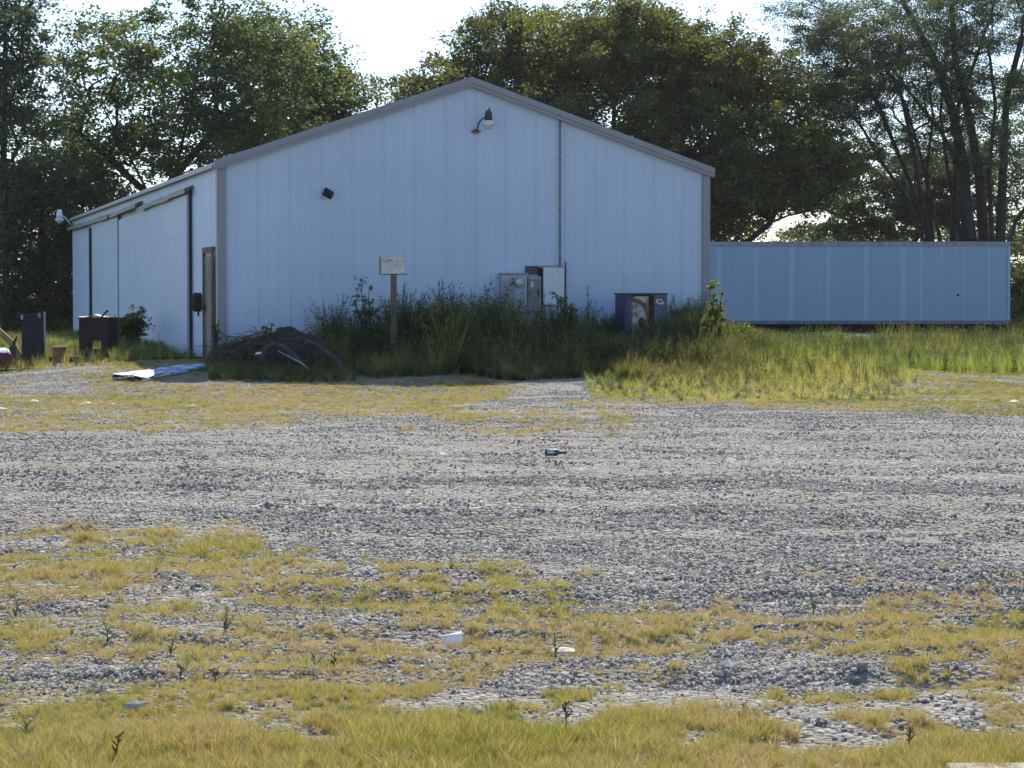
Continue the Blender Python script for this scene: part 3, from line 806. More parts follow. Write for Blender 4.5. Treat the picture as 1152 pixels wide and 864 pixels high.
MB().tube([(.16, .03, hv - .09), (.3, .02, hv - .12), (.42, .015, hv - .2), (.49, .015, hv - .34), (.515, .02, hv - .55)], [.035, .04, .04, .035, .02], 6).build('torn_trim', M['rustlight'], o, True)
MB().tube([(.36, .0, hv - .62), (.37, .03, hv - .50), (.34, .02, hv - .45)], [.05, .08, .04], 7).build('red_rag', M['maroon'], o, True)
rp = MB().box(.60, wv - .03, -.015, .03, .1, hv - .004).build('right_panel', M['bluegrey'], o)
lg = MB()
lz = hv - .14; lx = .64
for x0, x1, z0, z1 in ((0, .03, -.02, .05), (.0, .12, .035, .055), (.03, .06, -.035, .0), (.05, .16, -.045, -.022), (.13, .16, -.045, .0), (.10, .14, -.01, .01)):
    lg.box(lx + x0, lx + x1, -.022, -.0165, lz + z0, lz + z1)
lg.build('emblem', M['sign'], rp)

# ------------------------------------------------------------------ semi trailer
TY = 76.0
tx1 = at(1136, 300, TY).x; tx0 = tx1 - 14.6
zt = at(900, 272.5, TY).z; zb = at(900, 362.5, TY).z
tg = -.34
o = empty('semi_trailer', (tx0, TY, tg), 'long pale blue box trailer parked in tall grass right of the barn', 'trailer')
TL = 14.6; z0, z1 = zb - tg, zt - tg
MB().box(0, TL, 0, 2.5, z0, z1 - .0).build('box_body', M['trailer'], o)
sm_ = MB()
x = TL - .03
pos = [1136 - 848 + 0, 248, 207, 164, 123, 104, 82, 62, 44, 30]
for d in [288, 248, 207, 164, 123, 101, 78, 60, 52, 25]:
    xx = TL - d / F * TY; ww = .17 if d > 110 else (.09 if d % 2 else .06)
    sm_.box(xx, xx + ww, -.008, -.002, z0 + .06, z1 - .14)
xx = TL - 330 / F * TY
while xx > .3: sm_.box(xx, xx + .17, -.008, -.002, z0 + .06, z1 - .14); xx -= 1.2
sm_.build('panel_seam', M['trailer_seam'], o)
MB().box(-.02, TL + .02, -.03, 0, z1 - .13, z1 + .02).box(-.02, TL + .02, 0, 2.53, z1 + .002, z1 + .02).build('top_rail', M['grey'], o)
MB().box(-.01, TL + .01, -.03, 0, z0 - .06, z0 + .055).build('bottom_rail', simple('trailer_rail', (.16, .2, .28), .6, (.1, .12, .16), 5), o)
MB().box(TL - .07, TL + .015, -.032, 0, z0 + .06, z1 - .135).build('corner_post', M['trailer_seam'], o)
MB().tube([(TL - 58 / F * TY, -.012, at(0, 332, TY).z - tg), (TL - 58 / F * TY, -.003, at(0, 332, TY).z - tg)], [.045, .045], 10).build('hole_patch', M['dark'], o)
MB().box(.3, TL - .3, .6, .75, z0 - .35, z0 - .07).box(.3, TL - .3, 1.75, 1.9, z0 - .35, z0 - .07).build('chassis_rail', M['black'], o)
cm = MB()
for i in range(22): cm.box(.5 + i * .63, .58 + i * .63, .05, 2.45, z0 - .16, z0 - .065)
cm.build('cross_member', M['black'], o)
for yy in (.45, 1.85):
    MB().box(TL - 2.6, TL - 2.45, yy, yy + .15, .03, z0 - .1).box(TL - 2.7, TL - 2.35, yy - .08, yy + .23, 0, .03).build('landing_leg', M['black'], o)
tyre = simple('tyre_rubber', (.03, .03, .03), .9)
for xx in (1.5, 2.75):
    for yy in (.1, 2.1):
        wh = MB().tube([(xx, yy - .02, .5), (xx, yy + .03, .5), (xx, yy + .24, .5), (xx, yy + .28, .5)], [.42, .5, .5, .42], 24).build('wheel', tyre, o, False)
        MB().tube([(xx, yy - .04, .5), (xx, yy - .021, .5)], [.2, .28], 16).build('rim', M['grey'], wh)

# ------------------------------------------------------------------ trees
def tree(name, label, cat, base, trunks, blobs, nclump, leaves, clump_r, lsize, mat, flat=.7, rmax=.28, dmin=.5, twigs=3, group=None, inner=.25, seed=1, tmean=.45, droop=0, lasp=.6, horiz=.8, tw=None):
    """trunks: polylines of points in world space; blobs: (centre, radii) ellipsoids"""
    rg = np.random.default_rng(seed)
    base = Vector(base)
    root = empty(name, base, label, cat, 0, group)
    B0 = np.array(base)
    nodes, par = [], []
    tmin = []
    for ti, tl in enumerate(trunks):
        prev = -1
        for p in tl:
            nodes.append(np.array(p, float)); par.append(prev); prev = len(nodes) - 1; tmin.append(tw[ti] if tw else rmax * .35)
    ntr = len(nodes)
    vol = np.array([b_[1][0] * b_[1][1] * b_[1][2] for b_ in blobs]) ** .8; vol /= vol.sum()
    cen = []
    tries = 0
    while len(cen) < nclump and tries < nclump * 30:
        tries += 1
        i = rg.choice(len(blobs), p=vol); d = rg.normal(size=3); d /= np.linalg.norm(d)
        rr_ = (inner + (1 - inner) * rg.random()) ** .5 if rg.random() < .8 else rg.random() ** .5
        c_ = np.array(blobs[i][0]) + d * np.array(blobs[i][1]) * rr_
        if c_[2] < B0[2] + .25: continue
        if cen and np.min(np.linalg.norm(np.array(cen) - c_, axis=1)) < dmin: continue
        cen.append(c_)
    cen = np.array(cen)
    top = nodes[ntr - 1]
    NP = [n for n in nodes]; plen = [0.0] * ntr
    for i in range(ntr):
        plen[i] = (plen[par[i]] + np.linalg.norm(NP[i] - NP[par[i]])) if par[i] >= 0 else 0
    allt = np.array(NP)
    order = np.argsort([np.min(np.linalg.norm(allt - c_, axis=1)) for c_ in cen])
    ends = []
    for oi in order:
        c_ = cen[oi]; A_ = np.array(NP); D = np.linalg.norm(A_ - c_, axis=1)
        cost = D + .22 * np.array(plen) + 1.2 * np.maximum(A_[:, 2] - c_[2], 0) + (np.array(plen) < .15 * max(plen[:ntr])) * 1.5
        j = int(np.argmin(cost)); p0 = A_[j]; L_ = D[j]
        nmid = 2 if L_ > 1.6 else 1
        prev = j
        for k_ in range(1, nmid + 1):
            t = k_ / (nmid + 1)
            mp = p0 + (c_ - p0) * t + rg.normal(0, .06 * L_, 3) + np.array([0, 0, .12 * L_ * math.sin(t * PI) * (1 - 2 * droop)])
            NP.append(mp); par.append(prev); plen.append(plen[prev] + np.linalg.norm(mp - NP[prev])); prev = len(NP) - 1
        NP.append(c_); par.append(prev); plen.append(plen[prev] + np.linalg.norm(c_ - NP[prev])); ends.append(len(NP) - 1)
    n = len(NP); acc = np.zeros(n); tg_ = (.012 * (lsize / .15)) ** 2.2
    for i in range(n - 1, -1, -1):
        if acc[i] == 0: acc[i] = tg_
        if par[i] >= 0: acc[par[i]] += acc[i]
    rad = acc ** (1 / 2.2)
    rad[:] = rad * min(1.6, rmax / rad[:ntr].max()) if rmax else rad
    for i in range(ntr): rad[i] = max(min(rad[i], tmin[i] * 1.6) if tw else rad[i], tmin[i] * (1 - .8 * plen[i] / (max(plen[:ntr]) + 1e-6)))
    # limb mesh: one tapered 6-sided segment per edge
    mb = MB()
    P_ = np.array(NP) - B0
    vs, fs = [], []
    for i in range(n):
        j = par[i]
        if j < 0: continue
        r0, r1 = (rad[j] if j < ntr and i < ntr else min(rad[j], rad[i] * 1.25)), rad[i]
        sg = 7 if r0 > .08 else (5 if r0 > .03 else 3)
        a, c_ = Vector(P_[j]), Vector(P_[i]); t = (c_ - a)
        if t.length < 1e-4: continue
        t.normalize(); rf = Vector((0, 0, 1)) if abs(t.z) < .9 else Vector((1, 0, 0))
        e1 = t.cross(rf).normalized(); e2 = t.cross(e1)
        b0 = len(vs)
        for (q_, r_q) in ((a, r0), (c_, r1)):
            for k_ in range(sg):
                an = 2 * PI * k_ / sg; vs.append(q_ + (e1 * math.cos(an) + e2 * math.sin(an)) * r_q)
        for k_ in range(sg): fs.append((b0 + k_, b0 + (k_ + 1) % sg, b0 + sg + (k_ + 1) % sg, b0 + sg + k_))
    # twigs inside each clump
    for e in ends:
        for _ in range(twigs):
            d = rg.normal(size=3); d /= np.linalg.norm(d); d[2] = d[2] * flat + .1 - droop
            a = Vector(P_[e]); c_ = a + Vector(d * clump_r * rg.uniform(.7, 1.2)); w__ = .006 + .02 * lsize
            b0 = len(vs)
            for k_ in range(3):
                an = 2.094 * k_; vs.append(a + Vector((math.cos(an), math.sin(an), math.cos(an + 1))) * w__)
            vs.append(c_)
            for k_ in range(3): fs.append((b0 + k_, b0 + (k_ + 1) % 3, b0 + 3))
    meshobj('trunk', [tuple(v_) for v_ in vs], fs, M['bark'], root, True)
    # leaves
    E = P_[ends]; ne = len(E)
    cnt = np.maximum(1, (leaves / ne * rg.uniform(.45, 1.55, ne)).astype(int))
    ci = np.repeat(np.arange(ne), cnt); m = len(ci)
    cr = clump_r * rg.uniform(.65, 1.35, ne)
    g_ = rg.normal(size=(m, 3)); g_ /= np.linalg.norm(g_, axis=1)[:, None]
    g_ *= (rg.random(m) ** .55)[:, None] * cr[ci][:, None] * np.array([1.15, 1.15, flat])
    # lobes: pull leaves toward sub-branches so clumps stay ragged
    sub = rg.normal(size=(ne, 5, 3)) * cr[:, None, None] * .62 * np.array([1, 1, flat])
    si = rg.integers(0, 5, m)
    C_ = E[ci] + .55 * g_ + sub[ci, si] * rg.uniform(.6, 1.25, m)[:, None]
    C_[:, 2] -= droop * np.abs(g_[:, 0]) * .6
    C_ = C_[C_[:, 2] > .02] if True else C_
    m = len(C_); cit = ci[:m]
    nrm = np.stack([rg.normal(0, horiz, m), rg.normal(0, horiz, m), np.ones(m)], -1); nrm /= np.linalg.norm(nrm, axis=1)[:, None]
    rd = rg.normal(size=(m, 3)); d = np.cross(nrm, rd); d /= np.linalg.norm(d, axis=1)[:, None]; sd_ = np.cross(nrm, d)
    l = lsize * rg.uniform(.6, 1.35, m)[:, None]
    q0, q1, q2, q3 = C_ - d * l / 2, C_ + sd_ * l * lasp / 2 - d * l * .05, C_ + d * l / 2 - np.array([0, 0, .12]) * l, C_ - sd_ * l * lasp / 2 - d * l * .05
    VV = np.stack([q0, q1, q2, q3], 1).reshape(-1, 3)
    ct = rg.normal(tmean, .16, ne)
    tint = np.clip(ct[cit] + rg.normal(0, .13, m), 0, 1)
    meshobj('crown', VV, np.arange(m * 4).reshape(m, 4), mat, root, attrs={'tint': np.repeat(tint, 4)})
    return root
def bl(px, py, D, rx, ry, rd=None):
    c_ = at(px, py, D); k_ = D / F
    return ((c_.x, c_.y, c_.z), (rx * k_, (rd if rd else .75 * rx * k_), ry * k_))
def tb(px, D, z=None):
    x = (px - 576) / F * D
    return Vector((x, D, gz1(x, D) if z is None else z))
def poly(D, pts, dd=0):
    out = []
    for i, (a, b_) in enumerate(pts):
        out.append(tuple(at(a, b_, D + dd * i)))
    return out

D = 90
b0 = tb(700, D)
tree('broadleaf_tree', 'huge dense dark round tree standing behind the barn roof', 'tree', b0,
     [[tuple(b0), tuple(at(702, 300, D)), tuple(at(690, 220, D)), tuple(at(690, 150, D)), tuple(at(692, 90, D))],
      [tuple(at(702, 300, D)), tuple(at(760, 210, D)), tuple(at(830, 140, D - 1))], [tuple(at(702, 300, D)), tuple(at(620, 200, D)), tuple(at(550, 130, D))]],
     [bl(690, 125, D, 150, 118, 5.5), bl(545, 130, D, 90, 78, 4), bl(500, 130, D + 1, 58, 45, 3), bl(810, 165, D, 120, 100, 5), bl(620, 70, D, 90, 62, 4), bl(760, 80, D, 90, 60, 4), bl(880, 165, D, 78, 82, 3.6), bl(920, 190, D, 50, 48, 2.6), bl(680, 230, D, 160, 60, 4), bl(465, 112, D, 30, 26, 2), bl(560, 55, D, 60, 40, 3), bl(700, 45, D, 70, 45, 4), bl(830, 90, D, 70, 45, 3.4), bl(890, 120, D, 50, 45, 3), bl(640, 140, D, 120, 90, 5), bl(500, 88, D, 42, 34, 2.4), bl(535, 62, D, 44, 30, 2.4), bl(590, 35, D, 50, 30, 2.6), bl(740, 40, D, 60, 34, 3), bl(800, 70, D, 50, 34, 3), bl(860, 95, D, 44, 34, 2.6)],
     1000, 310000, .74, .14, M['leaf_dark'], rmax=.34, dmin=.46, seed=3, tmean=.36, horiz=.9)
D = 88
b0 = tb(815, D)
tree('broadleaf_tree', 'dark tree with a ragged hanging crown just right of the barn corner', 'tree', b0,
     [[tuple(b0), tuple(at(818, 290, D)), tuple(at(812, 230, D)), tuple(at(820, 180, D))], [tuple(at(818, 290, D)), tuple(at(868, 250, D)), tuple(at(880, 200, D))]],
     [bl(825, 215, D, 52, 42, 2.4), bl(885, 215, D, 42, 40, 2), bl(930, 185, D, 34, 46, 1.8), bl(805, 250, D, 22, 26, 1)],
     120, 19000, .6, .15, M['leaf_dark'], rmax=.2, dmin=.42, seed=5, tmean=.40)
D = 96
b0 = tb(815, D)
tree('young_tree', 'bright yellow green understory tree low beside the barn corner', 'tree', b0,
     [[tuple(b0), tuple(at(815, 290, D)), tuple(at(815, 250, D))]],
     [bl(815, 255, D, 26, 32, 1.1), bl(845, 235, D, 24, 30, 1)], 36, 5200, .5, .14, M['leaf_bright'], rmax=.1, dmin=.3, seed=6, tmean=.6)
# left group
D = 84
b0 = tb(175, D)
tree('broadleaf_tree', 'big open leafy tree rising behind the barn side wall', 'tree', b0,
     [[tuple(b0), tuple(at(176, 290, D)), tuple(at(168, 220, D)), tuple(at(140, 165, D)), tuple(at(110, 110, D))],
      [tuple(at(176, 290, D)), tuple(at(195, 200, D)), tuple(at(215, 120, D)), tuple(at(225, 60, D))],
      [tuple(at(168, 220, D)), tuple(at(130, 185, D)), tuple(at(90, 150, D)), tuple(at(60, 135, D))],
      [tuple(at(195, 200, D)), tuple(at(255, 130, D)), tuple(at(310, 90, D))]],
     [bl(130, 70, D, 68, 58, 3.4), bl(210, 75, D, 85, 72, 4), bl(290, 95, D, 75, 78, 3.6), bl(100, 150, D, 72, 55, 3), bl(220, 165, D, 100, 58, 3.6), bl(150, 35, D, 26, 28, 1.5), bl(255, 30, D, 60, 34, 2.4)],
     270, 50000, .74, .16, M['leaf_mid'], rmax=.3, dmin=.6, seed=8, tmean=.42)
D = 92
b0 = tb(345, D)
tree('broadleaf_tree', 'leafy tree with an uneven outline left of the gable peak', 'tree', b0,
     [[tuple(b0), tuple(at(340, 250, D)), tuple(at(335, 180, D)), tuple(at(340, 110, D))], [tuple(at(340, 250, D)), tuple(at(385, 150, D))]],
     [bl(335, 100, D, 58, 62, 3.4), bl(375, 105, D, 40, 42, 2.4), bl(310, 50, D, 42, 34, 2), bl(330, 170, D, 85, 45, 3.2), bl(398, 118, D, 18, 22, 1.2), bl(352, 30, D, 20, 18, 1)],
     190, 36000, .72, .165, M['leaf_mid'], rmax=.24, dmin=.5, seed=9, tmean=.5)
D = 80
b0 = tb(6, D)
tree('slender_tree', 'slender straight tree with thin trunk at the far left edge', 'tree', b0,
     [[tuple(b0), tuple(at(7, 280, D)), tuple(at(4, 180, D)), tuple(at(6, 90, D)), tuple(at(6, 10, D)), tuple(at(8, -50, D))]],
     [bl(10, 10, D, 36, 60, 1.6), bl(15, 110, D, 48, 60, 2), bl(-10, 60, D, 50, 80, 2), bl(20, 190, D, 42, 40, 1.8), bl(55, 60, D, 26, 36, 1.2)],
     120, 20000, .62, .15, M['leaf_fine'], rmax=.17, dmin=.5, seed=10, tmean=.35)
D = 82
b0 = tb(50, D)
tree('broadleaf_tree', 'dark bushy tree low on the left beyond the leaning black panel', 'tree', b0,
     [[tuple(b0), tuple(at(50, 330, D)), tuple(at(45, 270, D)), tuple(at(50, 220, D))]],
     [bl(40, 250, D, 62, 62, 3), bl(90, 235, D, 48, 48, 2.4), bl(20, 310, D, 60, 50, 2.6), bl(75, 310, D, 40, 52, 2.2), bl(40, 350, D, 60, 22, 2.2)],
     240, 46000, .68, .15, M['leaf_mid'], rmax=.2, dmin=.42, seed=12, tmean=.33)
D = 95
b0 = tb(-30, D)
tree('broadleaf_tree', 'deep green tree filling the background at the left edge', 'tree', b0,
     [[tuple(b0), tuple(at(-20, 260, D)), tuple(at(-10, 180, D))]],
     [bl(-20, 200, D, 80, 80, 3), bl(40, 210, D, 60, 60, 3), bl(90, 200, D, 60, 70, 3), bl(20, 300, D, 90, 55, 3), bl(150, 250, D, 60, 50, 2.5)],
     170, 26000, .8, .165, M['leaf_mid'], rmax=.24, dmin=.5, seed=13, tmean=.3)
# right: fine leaved many-stemmed tree
D = 92
b0 = tb(1085, D)
TR = [[(1085, 380), (1088, 270), (1085, 190), (1070, 120), (1048, 60), (1020, 10), (1000, -30)],
      [(1100, 380), (1107, 270), (1102, 200), (1090, 130), (1075, 70), (1070, 0)],
      [(1075, 380), (1072, 270), (1074, 190), (1078, 120), (1100, 60), (1120, 0)],
      [(1070, 380), (1058, 272), (1040, 190), (1020, 120), (990, 60), (950, 20), (910, 5)],
      [(1065, 380), (1050, 272), (1042, 200), (1050, 130), (1040, 70)],
      [(1118, 380), (1125, 270), (1128, 190), (1132, 110), (1150, 40)],
      [(1130, 380), (1132, 285), (1142, 250), (1160, 225), (1190, 190)],
      [(1060, 330), (1030, 220), (1005, 160), (985, 110), (965, 90)],
      [(1060, 330), (1035, 215), (1024, 150), (1012, 100)],
      [(1090, 380), (1096, 270), (1085, 200), (1060, 150), (1020, 100), (1000, 70)],
      [(1080, 380), (1081, 270), (1066, 190), (1058, 130), (1064, 60)],
      [(1062, 330), (1022, 225), (990, 180), (968, 140), (940, 110)],
      [(1112, 380), (1116, 270), (1112, 190), (1120, 120), (1112, 50)]]
rr = random.Random(4)
trk = [[tuple(at(a, b_, D + rr.uniform(-1.6, 1.6) * min(i, 2) * .5)) for i, (a, b_) in enumerate(t)] for t in TR]
tree('locust_tree', 'airy many stemmed tree with feathery leaves above the trailer end', 'tree', b0, trk,
     [bl(1040, 25, D, 130, 48, 5), bl(960, 50, D, 75, 44, 3.2), bl(1120, 60, D, 60, 60, 3.4), bl(1000, 90, D, 80, 38, 3.5), bl(1060, 110, D, 60, 34, 3), bl(915, 15, D, 50, 16, 2), bl(1150, 150, D, 34, 60, 2.4), bl(985, 130, D, 46, 26, 2), bl(1130, -30, D, 110, 50, 4), bl(940, 120, D, 34, 34, 2), bl(1080, 160, D, 60, 34, 3), bl(950, 70, D, 60, 40, 3), bl(1010, 160, D, 50, 26, 2.4), bl(920, 40, D, 44, 22, 2), bl(970, 100, D, 60, 40, 3), bl(1060, 60, D, 70, 50, 4), bl(1100, 120, D, 50, 40, 3), bl(960, 165, D, 30, 24, 2), bl(1040, 150, D, 50, 24, 3)],
     600, 185000, .70, .11, M['leaf_fine'], flat=.55, rmax=.5, dmin=.42, seed=15, tmean=.42, droop=.12, lasp=.4, twigs=4,
     tw=[.30, .28, .16, .10, .09, .26, .12, .07, .06, .14, .10, .07, .13])
D = 100
b0 = tb(1010, D)
tree('broadleaf_tree', 'mid green low tree seen over the trailer roof left of the dark trunks', 'tree', b0,
     [[tuple(b0), tuple(at(1010, 270, D)), tuple(at(1000, 225, D))], [tuple(at(1010, 300, D)), tuple(at(960, 250, D)), tuple(at(925, 235, D))], [tuple(at(1010, 300, D)), tuple(at(1050, 240, D)), tuple(at(1060, 200, D))]],
     [bl(1000, 235, D, 62, 32, 3), bl(1045, 215, D, 50, 50, 2.8), bl(960, 250, D, 46, 22, 2.2), bl(1090, 240, D, 50, 40, 2.4), bl(1000, 190, D, 50, 26, 2), bl(940, 220, D, 40, 26, 2), bl(905, 262, D, 26, 9, 1.5), bl(1080, 200, D, 40, 40, 2)],
     230, 60000, .66, .13, M['leaf_fine'], flat=.5, rmax=.16, dmin=.42, seed=17, tmean=.5, twigs=4)
D = 98
b0 = tb(1165, D)
tree('broadleaf_tree', 'leafy tree crossing the right edge of the view above the trailer end', 'tree', b0,
     [[tuple(b0), tuple(at(1160, 270, D)), tuple(at(1165, 200, D))]],
     [bl(1170, 215, D, 52, 60, 2.4), bl(1150, 130, D, 30, 40, 1.6), bl(1120, 190, D, 26, 40, 1.5)], 90, 15000, .66, .13, M['leaf_mid'], rmax=.18, dmin=.45, seed=18, tmean=.5)
D = 80
b0 = tb(1160, D)
tree('bush', 'dark green bush beyond the right end of the trailer', 'bush', b0,
     [[tuple(b0), tuple(at(1162, 350, D)), tuple(at(1160, 310, D))]],
     [bl(1164, 330, D, 24, 52, 1.2), bl(1180, 300, D, 26, 40, 1.2)], 70, 15000, .42, .12, M['leaf_dark'], rmax=.07, dmin=.26, seed=19, tmean=.5)
D = 120
for i, (px, wd_px) in enumerate(((905, 60), (985, 70), (1060, 80), (1130, 70))):
    b0 = tb(px, D + i * 3)
    tree('distant_tree', ['low distant tree in the gap left above the trailer roof', 'second distant tree from the left beyond the trailer roof', 'third distant tree from the left beyond the trailer roof', 'rightmost distant tree beyond the trailer roof'][i], 'tree', b0,
         [[tuple(b0), tuple(at(px, 300, D + i * 3)), tuple(at(px + 5, 270, D + i * 3))]],
         [bl(px, 285, D + i * 3, wd_px * .6, 22 + 8 * i, 2.5)], 50, 8500, .8, .17, M['leaf_mid'], rmax=.15, dmin=.5, seed=30 + i, tmean=.45, group='distant trees beyond the trailer')

D = 88
for i, (px, wp, yt) in enumerate(((8, 46, 335), (72, 44, 340), (1150, 26, 330))):
    b0 = tb(px, D)
    tree('bush', ['dark undergrowth bush at the foot of the trees behind the gas tank', 'dark undergrowth bush at the foot of the trees left of the barn', 'dark undergrowth bush behind the right end of the trailer'][i], 'bush', b0,
         [[tuple(b0), tuple(at(px, 370, D)), tuple(at(px + 4, yt + 15, D))]],
         [bl(px, 366, D, wp, 24, 1.6), bl(px + 8, yt + 12, D, wp * .6, 16, 1.2)], 70, 14000, .5, .14, M['leaf_mid'], rmax=.07, dmin=.28, seed=60 + i, tmean=.35)

# ------------------------------------------------------------------ single bushes and saplings by the barn
def shrub(name, label, cat, px, ytop, D, wpx, nst, leaves, lsize, mat, seed, group=None, tmean=.4, lean=0, nclump=26, cr=None):
    b0 = tb(px, D); zt_ = at(px, ytop, D).z; H_ = zt_ - b0.z; k_ = D / F; rr = random.Random(seed)
    tks = []
    for i in range(nst):
        a = (i + .5) / nst * 2 - 1 if nst > 1 else 0
        dx = a * wpx * k_ * .7; dy = rr.uniform(-.2, .2)
        tks.append([(b0.x + a * .04, b0.y, b0.z - .03), (b0.x + dx * .4 + lean * H_ * .4, b0.y + dy * .5, b0.z + H_ * .45), (b0.x + dx + lean * H_, b0.y + dy, b0.z + H_ * rr.uniform(.78, .95))])
    blobs = []
    for tk in tks:
        for t, q_ in ((.5, 1.0), (.75, .9), (1.0, .55)):
            a, c_ = Vector(tk[1]), Vector(tk[2]); p = a + (c_ - a) * ((t - .45) / .55)
            blobs.append((tuple(p), (wpx * k_ * .55 * q_, wpx * k_ * .5 * q_, H_ * .17)))
    return tree(name, label, cat, b0, tks, blobs, nclump, leaves, cr or wpx * k_ * .30, lsize, mat, rmax=.022, dmin=.05, twigs=2, seed=seed, tmean=tmean, group=group, lasp=.5)
shrub('sapling', 'spindly leafy sapling just left of the post sign', 'sapling', 418, 322, 42.3, 17, 3, 1500, .05, M['leaf_dark'], 41, tmean=.4, nclump=44, lean=-.12)
shrub('bush', 'fine twiggy bush between post sign and tall weeds', 'bush', 490, 338, 42.2, 22, 6, 1900, .06, M['leaf_dark'], 42, tmean=.5, nclump=40)
shrub('bush', 'dark bush against the sliding doors beside the rusty cabinet', 'bush', 148, 352, 52, 20, 6, 3600, .075, M['leaf_dark'], 43, tmean=.5, nclump=60)
shrub('sapling', 'sunlit pale green sapling at the right corner of the barn', 'sapling', 808, 318, 44.6, 11, 4, 1100, .075, M['leaf_bright'], 44, tmean=.75, nclump=36, lean=-.04)
shrub('bush', 'sunlit broad leaved weed bush by the left end of the visible trailer', 'bush', 834, 366, 45.5, 17, 5, 900, .08, M['leaf_bright'], 45, tmean=.65, nclump=40)
shrub('bush', 'round brown tinged bush below the white utility panel', 'bush', 636, 334, 43.6, 15, 6, 1500, .06, M['leaf_dark'], 46, tmean=.35, nclump=40)
shrub('bush', 'dark bush right of the vending box', 'bush', 785, 352, 44.0, 17, 6, 2200, .06, M['leaf_dark'], 47, tmean=.5, nclump=46)
shrub('sapling', 'tiny leafy sapling standing up from the top of the brush heap', 'sapling', 300, 358, 43.0, 9, 3, 260, .06, M['leaf_dark'], 48, tmean=.6, nclump=14)
shrub('sapling', 'small leafy sapling at the right end of the brush heap', 'sapling', 368, 356, 43.0, 9, 3, 420, .06, M['leaf_dark'], 49, tmean=.6, nclump=18)
shrub('sapling', 'thin dark weed in front of the walk door', 'sapling', 243, 356, 43.2, 7, 3, 150, .05, M['leaf_dark'], 50, tmean=.4, nclump=10)
shrub('bush', 'small weed bush behind the rusty cabinet top', 'bush', 103, 349, 53, 10, 4, 500, .07, M['leaf_dark'], 51, tmean=.5, nclump=18)

# ------------------------------------------------------------------ the junk at the left
def grd(px, D): return tb(px, D)
D = 47.0; kk = D / F
# black panel leaning
b0 = grd(37, D)
o = empty('upright_panel', b0, 'tall dark metal panel standing upright in the grass at the left', 'panel', math.radians(-8))
hp = at(37, 352.5, D).z - b0.z
mt = Matrix.Rotation(math.radians(-2.5), 4, 'Y') @ Matrix.Rotation(math.radians(-6), 4, 'X')
w2 = 13.2 * kk
MB().box(-w2, w2, 0, .05, -.03, hp, mt).build('sheet', M['black'], o, bevel=.006)
MB().box(w2 + .002, w2 + .022, -.01, .055, .45, hp + .03, mt).build('edge_strip', M['grey'], o)
MB().box(-w2 - .06, w2 * .8, -.012, .002, hp - .012, hp + .006, mt).build('top_strip', M['greycloth'], o)
MB().box(-w2 + .0, -w2 + .05, -.03, -.002, hp - .11, hp - .02, mt).build('hinge', M['grey'], o)
MB().box(w2 * .55, w2 * .55 + .05, -.03, -.002, hp - .09, hp - .0, mt).build('hinge', M['grey'], o)
# rusty cabinet
D = 47.5; kk = D / F
b0 = grd(105, D)
o = empty('rusty_cabinet', b0, 'rusty maroon metal cabinet open at the bottom beside the black panel', 'cabinet', math.radians(-14))
hp = at(105, 358.5, D).z - b0.z; w2 = 17.5 * kk; bot = .20; dpt = .5
MB().box(-w2, w2, 0, .02, bot + .20, hp).box(-w2, -.02, 0, .02, .0, bot + .198).box(.17, w2, 0, .02, .0, bot + .198).box(-.02, .17, 0, .02, 0, .22).build('front', M['rust'], o, bevel=.004)
MB().box(-w2, -w2 + .02, .021, dpt, 0, hp).build('side', M['rust'], o)
MB().box(w2 - .02, w2, .021, dpt, 0, hp).build('side', M['rust'], o)
MB().box(-w2 + .021, w2 - .021, dpt - .02, dpt, .5, hp).build('back', M['rust'], o)
MB().box(-w2 - .015, w2 + .015, -.015, dpt + .015, hp + .002, hp + .025).build('top', M['rust'], o)
MB().box(-.03, .18, -.012, -.001, bot + .19, bot + .21).box(-.03, -.018, -.012, -.001, .22, bot + .188).build('opening_rim', M['greycloth'], o)
c_ = b0 + Vector((-.04, .2, hp + .027))
o = empty('paper_pile', c_, 'crumpled white sheet lying on top of the rusty cabinet', 'paper')
pm = MB(); rr = random.Random(2); n = 9
for i in range(n):
    for j in range(5):
        pm.v.append((-.30 + .6 * i / (n - 1), -.17 + .36 * j / 4, .004 + .055 * math.exp(-((i - 4.6) / 1.6) ** 2) * rr.uniform(.5, 1.1) + rr.uniform(0, .012)))
for i in range(n - 1):
    for j in range(4): pm.f.append((i * 5 + j, i * 5 + 5 + j, i * 5 + 6 + j, i * 5 + 1 + j))
pm.build('sheet', M['foam'], o)
c_ = at(113, 358.5, D + .15)
o = empty('stick', c_, 'short dark stick poking up from the rusty cabinet top', 'stick')
MB().tube([(0, 0, 0), (.07, .02, .09), (.15, .03, .17)], [.022, .02, .026], 7).build('stick_body', M['black'], o)
# fallen maroon beam before the cabinet
b0 = grd(88, 46.3)
o = empty('fallen_beam', b0, 'low dark maroon channel lying at the foot of the rusty cabinet', 'scrap metal', math.radians(-6))
MB().box(-.24, .34, -.05, .05, .10, .125).box(-.24, .34, -.05, -.028, .02, .098).box(-.24, .34, .03, .05, .02, .098).build('channel', M['maroon'], o)
MB().box(-.10, .05, -.056, -.003, .127, .14).build('plate', M['grey'], o)
